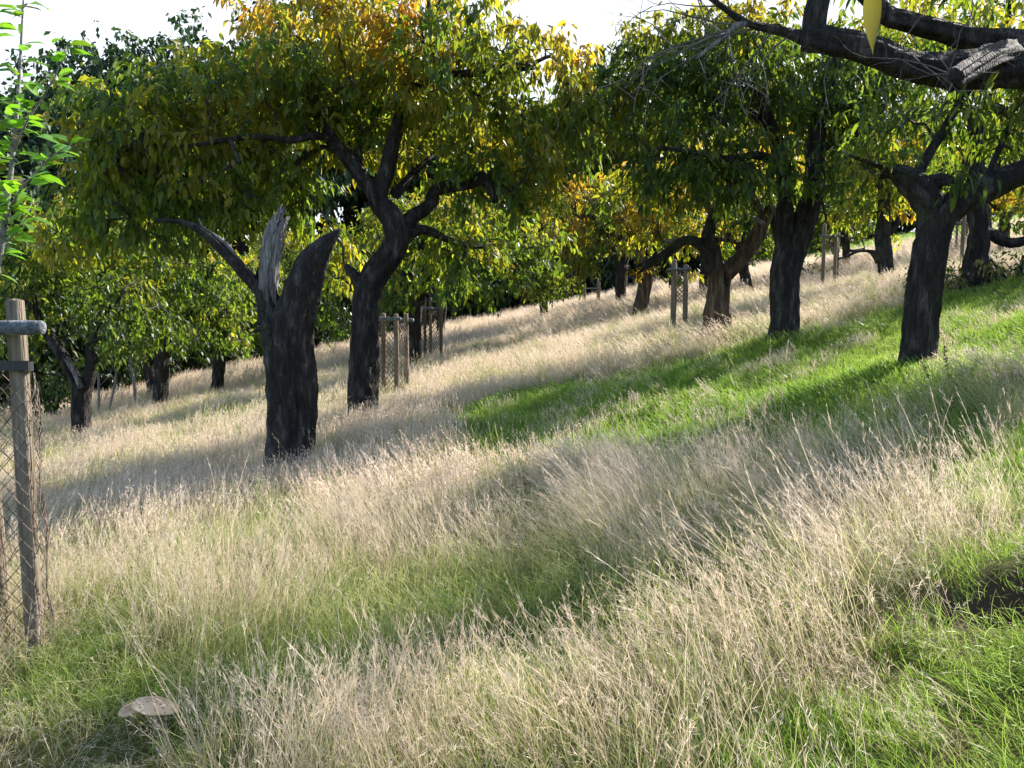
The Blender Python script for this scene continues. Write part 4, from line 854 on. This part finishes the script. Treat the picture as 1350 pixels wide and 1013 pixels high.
# ------------------------------------------------------------------ dried weed stalks
def weeds():
    m, nt, out = newmat('dry_weed'); p = N_(nt, 'ShaderNodeBsdfPrincipled'); p.inputs['Base Color'].default_value = (.06, .045, .03, 1); p.inputs['Roughness'].default_value = .9; nt.links.new(p.outputs[0], out.inputs[0])
    rg = np.random.default_rng(9)
    for (px0, py0, px1, py1, Y, lab) in [(1249, 550, 1246, 455, 8.3, 'tall straight brown dock stalk below the nearest right trunk'), (1283, 535, 1288, 474, 8.5, 'shorter brown seed stalk right of the tall straight dock stalk'), (1227, 540, 1216, 476, 8.4, 'left-leaning brown seed stalk at the foot of the nearest right trunk'), (868, 606, 866, 560, 7.5, 'x')]:
        if lab == 'x': continue
        b = P(px0, py0, Y); b[2] = ground(b[0], b[1]); t = P(px1, py1, Y); mb = MB(); s = np.linspace(0, 1, 8)[:, None]; pts = b * (1 - s) + t * s + np.hstack([.012 * np.sin(s * 5), s * 0, s * 0])
        tube(mb, pts, np.linspace(.005, .0025, 8), 5)
        B = []; 
        for i in range(60):
            k = .45 + .55 * rg.random(); k = .45 + .55 * (int((k - .45) / .55 * 7) + .3 * rg.random()) / 7; B.append(b * (1 - k) + t * k + rg.normal(size=3) * .006)
        B = np.array(B); D = rg.normal(size=(60, 3)) + [0, 0, .4]; leaves(mb, B, D, rg.normal(size=(60, 3)), np.full(60, .022), np.full(60, .014), np.tile([.06, .045, .03], (60, 1)), 1, 0)
        o = mb.obj('weed_stalk', m, None, origin=b); tag(o, lab, 'weed', 'dried weed stalks')
weeds()

# ------------------------------------------------------------------ grass
LIB = bpy.data.collections.new('grass_library')      # source clumps, not linked into the scene
def ribbon(mb, base, az, lean, h, w, bend, rnd, K=4, t0=0.0, col0=0.0, col1=1.0):
    """vectorised blades. base (n,3), az, lean, h, w, bend, rnd arrays (n,)"""
    n = len(az); t = np.linspace(0, 1, K + 1)[None, :]
    ang = lean[:, None] + bend[:, None] * t ** 1.3
    ds = h[:, None] / K
    dx = np.sin(ang) * ds; dz = np.cos(ang) * ds
    X = np.cumsum(np.concatenate([np.zeros((n, 1)), dx[:, :-1]], 1), 1); Z = np.cumsum(np.concatenate([np.zeros((n, 1)), dz[:, :-1]], 1), 1)
    d = np.stack([np.cos(az), np.sin(az)], -1)
    c = base[:, None, :] + np.stack([X * d[:, None, 0], X * d[:, None, 1], Z], -1)
    fa = rng.random(n) * 6.28; s = np.stack([np.cos(fa), np.sin(fa), np.zeros(n)], -1)
    ww = w[:, None] * (1 - .75 * t ** 2) * .5
    Lf = c - s[:, None] * ww[..., None]; Rt = c + s[:, None] * ww[..., None]
    V = np.stack([Lf, Rt], 2).reshape(n, -1, 3)
    off = (np.arange(n) * (2 * (K + 1)))[:, None]; q = np.array([[2 * i, 2 * i + 1, 2 * i + 3, 2 * i + 2] for i in range(K)])
    Fq = (off[:, None] + q[None]).reshape(-1, 4)
    tc = (col0 + (col1 - col0) * t) * np.ones((n, 1)); C = np.stack([np.repeat(tc, 2, 1), np.repeat(rnd[:, None] * np.ones((1, K + 1)), 2, 1), np.zeros((n, 2 * (K + 1)))], -1)
    mb.add(V.reshape(-1, 3), [Fq], C.reshape(-1, 3)); return c
def heads(mb, tips, dirs, rnd, L=.09, k=9, w=.003, spread=.35):
    n = len(tips); t = rng.random((n, k, 1)); B = tips[:, None] - dirs[:, None] * L * t * 1.0
    D = dirs[:, None] + rng.normal(size=(n, k, 3)) * spread; ll = L * (.16 + .22 * t[..., 0]); D = unit(D)
    S = unit(np.cross(D, rng.normal(size=(n, k, 3)))); E = B + D * ll[..., None]; M = B + D * ll[..., None] * .5
    V = np.stack([B, M - S * w * .5, E, M + S * w * .5], 2).reshape(-1, 3); off = (np.arange(n * k) * 4)[:, None]
    mb.add(V, [off + np.array([[0, 1, 2, 3]])], np.tile(np.stack([np.ones(n * k), np.repeat(rnd, k), np.zeros(n * k)], -1)[:, None], (1, 4, 1)).reshape(-1, 3))
def clump(name, mat, R, n, hr, w, lean=.18, bend=(.1, .6), K=4, hd=0, hdL=.1, basal=0, basal_h=(.12, .3), basal_w=.004, hk=9, hw=.003, c0=0.0, hspread=.35):
    mb = MB()
    def roots(m):
        a = rng.random(m) * 6.28; r = R * np.sqrt(rng.random(m)); return np.stack([r * np.cos(a), r * np.sin(a), np.full(m, -.03)], -1)
    if n:
        b = roots(n); h = hr[0] + (hr[1] - hr[0]) * rng.random(n); rnd = rng.random(n)
        c = ribbon(mb, b, rng.random(n) * 6.28, np.abs(rng.normal(size=n)) * lean, h, w * (.7 + .6 * rng.random(n)), bend[0] + (bend[1] - bend[0]) * rng.random(n), rnd, K, col0=c0)
        if hd:
            k = rng.permutation(n)[:int(n * hd)]; heads(mb, c[k, -1], unit(c[k, -1] - c[k, -2]), rnd[k], hdL, hk, hw, hspread)
    if basal:
        b = roots(basal); h = basal_h[0] + (basal_h[1] - basal_h[0]) * rng.random(basal)
        ribbon(mb, b, rng.random(basal) * 6.28, .2 + np.abs(rng.normal(size=basal)) * .35, h, basal_w * (.6 + .7 * rng.random(basal)), .3 + 1.3 * rng.random(basal), rng.random(basal), K, col0=0, col1=.55)
    o = bpy.data.objects.new(name, mb.mesh(name, mat, False)); return o
def lib(name, objs):
    c = bpy.data.collections.new(name)
    for o in objs: c.objects.link(o)
    return c
def gn_scatter(name, coll, pts, rots, scls, idx, mat):
    me = bpy.data.meshes.new(name); n = len(pts); me.vertices.add(n); me.vertices.foreach_set('co', np.asarray(pts, float).ravel())
    a = me.attributes.new('rot', 'FLOAT_VECTOR', 'POINT'); a.data.foreach_set('vector', np.asarray(rots, np.float32).ravel())
    a = me.attributes.new('scl', 'FLOAT_VECTOR', 'POINT'); a.data.foreach_set('vector', np.asarray(scls, np.float32).ravel())
    a = me.attributes.new('idx', 'INT', 'POINT'); a.data.foreach_set('value', np.asarray(idx, np.int32))
    me.update(); me.materials.append(mat)
    o = bpy.data.objects.new(name, me); COL.objects.link(o); o['kind'] = 'stuff'
    g = bpy.data.node_groups.new(name, 'GeometryNodeTree')
    g.interface.new_socket('Geometry', in_out='INPUT', socket_type='NodeSocketGeometry'); g.interface.new_socket('Geometry', in_out='OUTPUT', socket_type='NodeSocketGeometry')
    gi = g.nodes.new('NodeGroupInput'); go = g.nodes.new('NodeGroupOutput')
    ci = g.nodes.new('GeometryNodeCollectionInfo'); ci.inputs[0].default_value = coll; ci.inputs['Separate Children'].default_value = True; ci.inputs['Reset Children'].default_value = True
    ip = g.nodes.new('GeometryNodeInstanceOnPoints'); ip.inputs['Pick Instance'].default_value = True
    def nat(nm, dt):
        x = g.nodes.new('GeometryNodeInputNamedAttribute'); x.data_type = dt; x.inputs[0].default_value = nm; return [s for s in x.outputs if s.enabled][0]
    L = g.links.new
    L(gi.outputs[0], ip.inputs['Points']); L(ci.outputs[0], ip.inputs['Instance']); L(nat('idx', 'INT'), ip.inputs['Instance Index'])
    er = g.nodes.new('FunctionNodeEulerToRotation'); L(nat('rot', 'FLOAT_VECTOR'), er.inputs[0]); L(er.outputs[0], ip.inputs['Rotation']); L(nat('scl', 'FLOAT_VECTOR'), ip.inputs['Scale'])
    L(ip.outputs[0], go.inputs[0])
    md = o.modifiers.new('scatter', 'NODES'); md.node_group = g
    return o

NV = 5
# places where the grass is beaten low: round the mushrooms and the foot of the near stake
mu = P(200, 930, 3.52); stk = P(50, 905, 4.5)
LOW = [(mu[0], mu[1] + .1, mu[0] * .75, mu[1] * .75, .17, .45), (stk[0] + .05, stk[1] + .1, stk[0] * .5, stk[1] * .5, .45, .33), (2.0, 3.3, 2.5, 3.45, .34, .35)]
dry_near = lib('dry_near', [clump('dry_near', M_dry, .17, 20, (.24, .54), .0023, .24, (.05, .7), 5, .7, .08, 34, (.08, .28), .0030, hk=8, hw=.0016, hspread=.24) for _ in range(NV)])
fine_near = lib('fine_near', [clump('fine_near', M_fine, .20, 34, (.20, .46), .0016, .2, (.05, .55), 4, .95, .12, 24, (.1, .26), .0026, hk=9, hw=.0016, hspread=.6) for _ in range(NV)])
tall_near = lib('tall_near', [clump('tall_near', M_dry, .14, 6, (.40, .70), .0026, .13, (.05, .6), 6, .9, .11, 0, hk=12, hw=.0017, hspread=.2) for _ in range(NV)])
dry_mid = lib('dry_mid', [clump('dry_mid', M_fine, .34, 80, (.17, .38), .0042, .18, (.05, .5), 3, .8, .10, 40, (.08, .22), .006, hk=6, hw=.006, hspread=.5) for _ in range(NV)])
dry_far = lib('dry_far', [clump('dry_far', M_fine, .8, 150, (.25, .55), .013, .18, (.05, .5), 3, .5, .13, 50, (.1, .25), .016, hk=4, hw=.014, c0=.2, hspread=.5) for _ in range(NV)])
green_near = lib('green_near', [clump('green_near', M_green, .15, 0, (0, 0), 0, basal=0) if False else clump('green_near', M_green, .15, 140, (.05, .14), .0032, .35, (.2, 1.3), 4, 0) for _ in range(NV)])
green_mid = lib('green_mid', [clump('green_mid', M_green, .30, 150, (.05, .13), .007, .35, (.2, 1.2), 3, 0) for _ in range(NV)])
green_far = lib('green_far', [clump('green_far', M_green, .8, 170, (.06, .18), .026, .35, (.2, 1.1), 2, 0) for _ in range(NV)])
mix_near = lib('mix_near', [clump('mix_near', M_mix, .17, 60, (.14, .38), .0036, .3, (.3, 1.4), 5, .15, .07, 0, hk=7) for _ in range(NV)])
mix_mid = lib('mix_mid', [clump('mix_mid', M_mix, .34, 110, (.12, .36), .0075, .3, (.3, 1.3), 3, .1, .08, 0, hk=5, hw=.006) for _ in range(NV)])

def inpoly(x, y, poly):
    r = np.zeros(len(x), bool); n = len(poly); j = n - 1
    for i in range(n):
        xi, yi = poly[i]; xj, yj = poly[j]
        c = ((yi > y) != (yj > y)) & (x < (xj - xi) * (y - yi) / (yj - yi + 1e-12) + xi); r ^= c; j = i
    return r
def gpoly(pl): return [tuple(G(*q)[:2]) for q in pl]
# mown strips, traced where they lie on the ground
MOWN = [gpoly([(555, 562), (640, 533), (740, 512), (860, 490), (960, 462), (1060, 440), (1150, 420), (1240, 392), (1340, 368), (1440, 345), (1480, 520), (1300, 512), (1200, 545), (1100, 610), (980, 620), (880, 630), (760, 625), (640, 622)]),
        gpoly([(1190, 590), (1250, 570), (1440, 545), (1500, 700), (1420, 740), (1350, 720), (1300, 690), (1240, 650)]),
        gpoly([(1050, 850), (1180, 825), (1290, 850), (1500, 840), (1700, 1000), (1900, 1400), (1250, 1400), (1150, 1200), (1080, 1010)]),
        gpoly([(1290, 600), (1600, 600), (1700, 960), (1360, 900), (1330, 760)]),
        gpoly([(1180, 770), (1260, 750), (1400, 780), (1400, 800), (1230, 792)]),
        gpoly([(1140, 338), (1190, 322), (1360, 330), (1500, 320), (1500, 290), (1140, 305)])]
BARE = (2.10, 3.36)
LUSH = []
for (px, py, r_, w_) in [(110, 840, .35, .8), (60, 900, .3, .5), (450, 775, .45, 1.1), (160, 790, .3, .8), (620, 800, .5, .9), (690, 830, .5, .9), (300, 900, .4, .6), (830, 700, .5, .6), (1000, 900, .4, .6), (400, 950, .4, .5),
                       (1230, 660, .6, -1.2), (1150, 740, .4, -.7), (960, 720, .4, .7), (750, 780, .4, .6), (870, 780, .3, .5), (1000, 840, .5, -.6), (740, 900, .5, -.4), (300, 970, .4, -.4), (230, 560, 1.0, .8), (330, 510, 1.2, .7), (730, 640, .5, .7), (560, 820, .4, .8), (830, 480, 1.0, -.6), (850, 620, 1.2, -.8), (640, 940, .4, -.5), (300, 780, .5, -.8), (900, 860, .4, -.6)]:
    g_ = G(px, py + 40); LUSH.append((g_[0], g_[1], r_, w_))
def fields(x, y):
    p = np.stack([x, y, x * 0], -1)
    jx = x + .18 * np.sin(x * 3.1 + y * 2.3) + .1 * np.sin(y * 5.3); jy = y + (.18 * np.sin(y * 2.7 - x * 2.1) + .1 * np.sin(x * 6.1)) * np.clip(y / 8, .5, 2)
    mown = np.zeros(len(x), bool)
    jx = jx + rng.normal(size=len(x)) * .10 * np.clip(y / 5, .8, 3); jy = jy + rng.normal(size=len(x)) * .10 * np.clip(y / 5, .8, 4)
    for pl in MOWN: mown |= inpoly(jx, jy, pl)
    mown |= (y > 58) & (x > 20)
    n1 = pn(p, .55, 3.3); n2 = pn(p, 1.4, 8.1); n3 = pn(p, 3.0, 1.2)
    lush = .55 * n1 + .5 * n2 + .25 * n3
    near = 1 - sm(y, 5.5, 9)
    lush = lush + .33 * near - .1
    lush = lush - .4 * sm(y, 11, 16)
    for (lx, ly, lr, lw) in LUSH: lush = lush + lw * np.exp(-((x - lx) ** 2 + ((y - ly) * .8) ** 2) / lr ** 2)
    c_ = pn(p, 2.0, 4.4) * .8 + .6 * pn(p, 4.3, 2.7)
    lush = lush - .55 * c_ * (.4 + .6 * near)
    bare = ((x - BARE[0]) / .55) ** 2 + ((y - BARE[1]) / .13) ** 2 < 1
    return mown, lush, bare
def frustum(x, y, m=1.0):
    return (np.abs(x) < .62 * y + m + .4)
WIND = lambda x, y: (np.stack([-.55 * sm(x, -2.5, 2.0) - .05 + .22 * sm(-x, 1.5, 4) + .2 * np.sin(x * 1.3 + y * .8) + .22 * np.sin(x * 3.7 - y * 2.9), -.06 + .18 * np.sin(y * 1.1 + x * .5) + .2 * np.sin(x * 2.9 + y * 4.1)], -1))
def eul(az, lean):
    out = np.zeros((len(az), 3))
    for i in range(len(az)):
        lx, ly = lean[i]; m = math.hypot(lx, ly); ax = Vector((-ly, lx, 0)) if m > 1e-5 else Vector((1, 0, 0))
        q = Quaternion(ax, m) @ Quaternion((0, 0, 1), az[i]); out[i] = q.to_euler('XYZ')
    return out
def grid(y0, y1, sp, marg=1.0):
    ys = np.arange(y0, y1, sp); X, Y = [], []
    for yy in ys:
        hw = .62 * yy + marg; xs = np.arange(-hw, hw, sp); X.append(xs + (rng.random(len(xs)) - .5) * sp * 1.3); Y.append(yy + (rng.random(len(xs)) - .5) * sp * 1.3)
    return np.concatenate(X), np.concatenate(Y)
def put(name, coll, mat, x, y, s, sz, leanf=1.0):
    n = len(x)
    if not n: return
    z = ground(x, y); az = rng.random(n) * 6.28; lean = WIND(x, y) * leanf + rng.normal(size=(n, 2)) * .09
    gn_scatter(name, coll, np.stack([x, y, z], -1), eul(az, lean), np.stack([s, s, sz], -1), rng.integers(0, NV, n), mat)
def wood(x, y):   # inside the wood there is no meadow grass
    px = CX + F * x / y; e = np.interp(px, [-100, 60, 330, 450, 600, 750, 1080, 1140], [36, 41, 55, 62, 68, 71, 80, 200]); return y > e
def hmod(x, y):
    p = np.stack([x, y, x * 0 + 2], -1); k = np.ones(len(x))
    for (ax, ay, bx, by, w_, f_) in LOW:
        t = np.clip(((x - ax) * (bx - ax) + (y - ay) * (by - ay)) / ((bx - ax) ** 2 + (by - ay) ** 2), 0, 1); d = np.hypot(x - ax - t * (bx - ax), y - ay - t * (by - ay)); k = np.minimum(k, np.where(d < w_, f_, 1))
    return k * 1 + .2 * pn(p, .9, 5.5) + .34 * (pn(p, 2.0, 4.4) * .8 + .6 * pn(p, 4.3, 2.7))

for (tag_, y0, y1, sp, dn, gn, mn, sc) in [('near', 1.9, 7.0, .16, (dry_near, fine_near), green_near, mix_near, 1.0), ('middle', 7.0, 15.0, .25, (dry_mid,), green_mid, mix_mid, 1.0), ('distant', 15.0, 30.0, .42, (dry_mid,), green_mid, mix_mid, 1.25)]:
    x, y = grid(y0, y1, sp); mown, lush, bare = fields(x, y); r = rng.random(len(x)); hm = hmod(x, y)
    ok = ~wood(x, y)
    # tall dry grass
    d = ok & ~mown & ~bare & (r > .12 + .92 * sm(lush, -.28, .5))
    for k, dc in enumerate(dn):
        sel = d & ((rng.random(len(x)) < .45) if len(dn) > 1 and k == 0 else d) if len(dn) > 1 and k == 0 else d
        if len(dn) > 1 and k == 1: sel = d & ~prev
        prev = sel
        put('%s_dry_grass' % tag_ if k == 0 else 'near_fine_dry_grass', dc, M_dry if tag_ == 'near' and k == 0 else M_fine, x[sel], y[sel], sc * (.85 + .3 * rng.random(sel.sum())), sc * hm[sel] * (.8 + .35 * rng.random(sel.sum())) * (1 if tag_ != 'distant' else .8))
    if tag_ != 'distant':
        sel = d & (rng.random(len(x)) < (.30 if tag_ == 'near' else .10)); put('%s_tall_stems' % tag_, tall_near, M_dry, x[sel], y[sel], np.full(sel.sum(), 1 if tag_ == 'near' else 1.6), hm[sel] * (.75 + .4 * rng.random(sel.sum())) * (1 if tag_ == 'near' else .95), 1.1)
    sel = ok & mown & (rng.random(len(x)) < .05 + .12 * (pn(np.stack([x, y, x * 0], -1), 1.1, 6.6) > .2)) & (y > 2.5); put('%s_stray_dry_grass' % tag_, dn[-1], M_fine, x[sel], y[sel], sc * .8 * np.ones(sel.sum()), sc * (.35 + .4 * rng.random(sel.sum())))
    # mixed undergrowth
    x, y = grid(y0, y1, sp * 1.05); mown, lush, bare = fields(x, y); r = rng.random(len(x)); ok = ~wood(x, y)
    sel = ok & ~mown & ~bare & (r < .40 + .55 * sm(lush, -.2, .5)); put('%s_mixed_grass' % tag_, mn, M_mix, x[sel], y[sel], sc * (.8 + .4 * rng.random(sel.sum())), sc * np.minimum(hmod(x[sel], y[sel]), 1.1) * (.7 + .5 * rng.random(sel.sum())), .8)
    # short green
    x, y = grid(y0, y1, sp * .8); mown, lush, bare = fields(x, y); r = rng.random(len(x)); ok = ~wood(x, y)
    sel = ok & ~bare & (mown | (r < .9 * sm(lush, .1, .8))); put('%s_green_grass' % tag_, gn, M_green, x[sel], y[sel], sc * (.8 + .4 * rng.random(sel.sum())), sc * np.where(hmod(x[sel], y[sel]) < .5, .7, 1) * (.75 + .5 * rng.random(sel.sum())), .9)
x, y = grid(30, 80, .85, 3); mown, lush, bare = fields(x, y); ok = ~wood(x, y)
sel = ok & ~mown; put('far_dry_grass', dry_far, M_fine, x[sel], y[sel], 1 + .2 * rng.random(sel.sum()), .85 + .3 * rng.random(sel.sum()))
x, y = grid(30, 140, 1.0, 3); mown, lush, bare = fields(x, y); sel = mown & (x > 8) & (x < 75); put('far_green_grass', green_far, M_green, x[sel], y[sel], 1.2 + .2 * rng.random(sel.sum()), 1.2 + .3 * rng.random(sel.sum()))
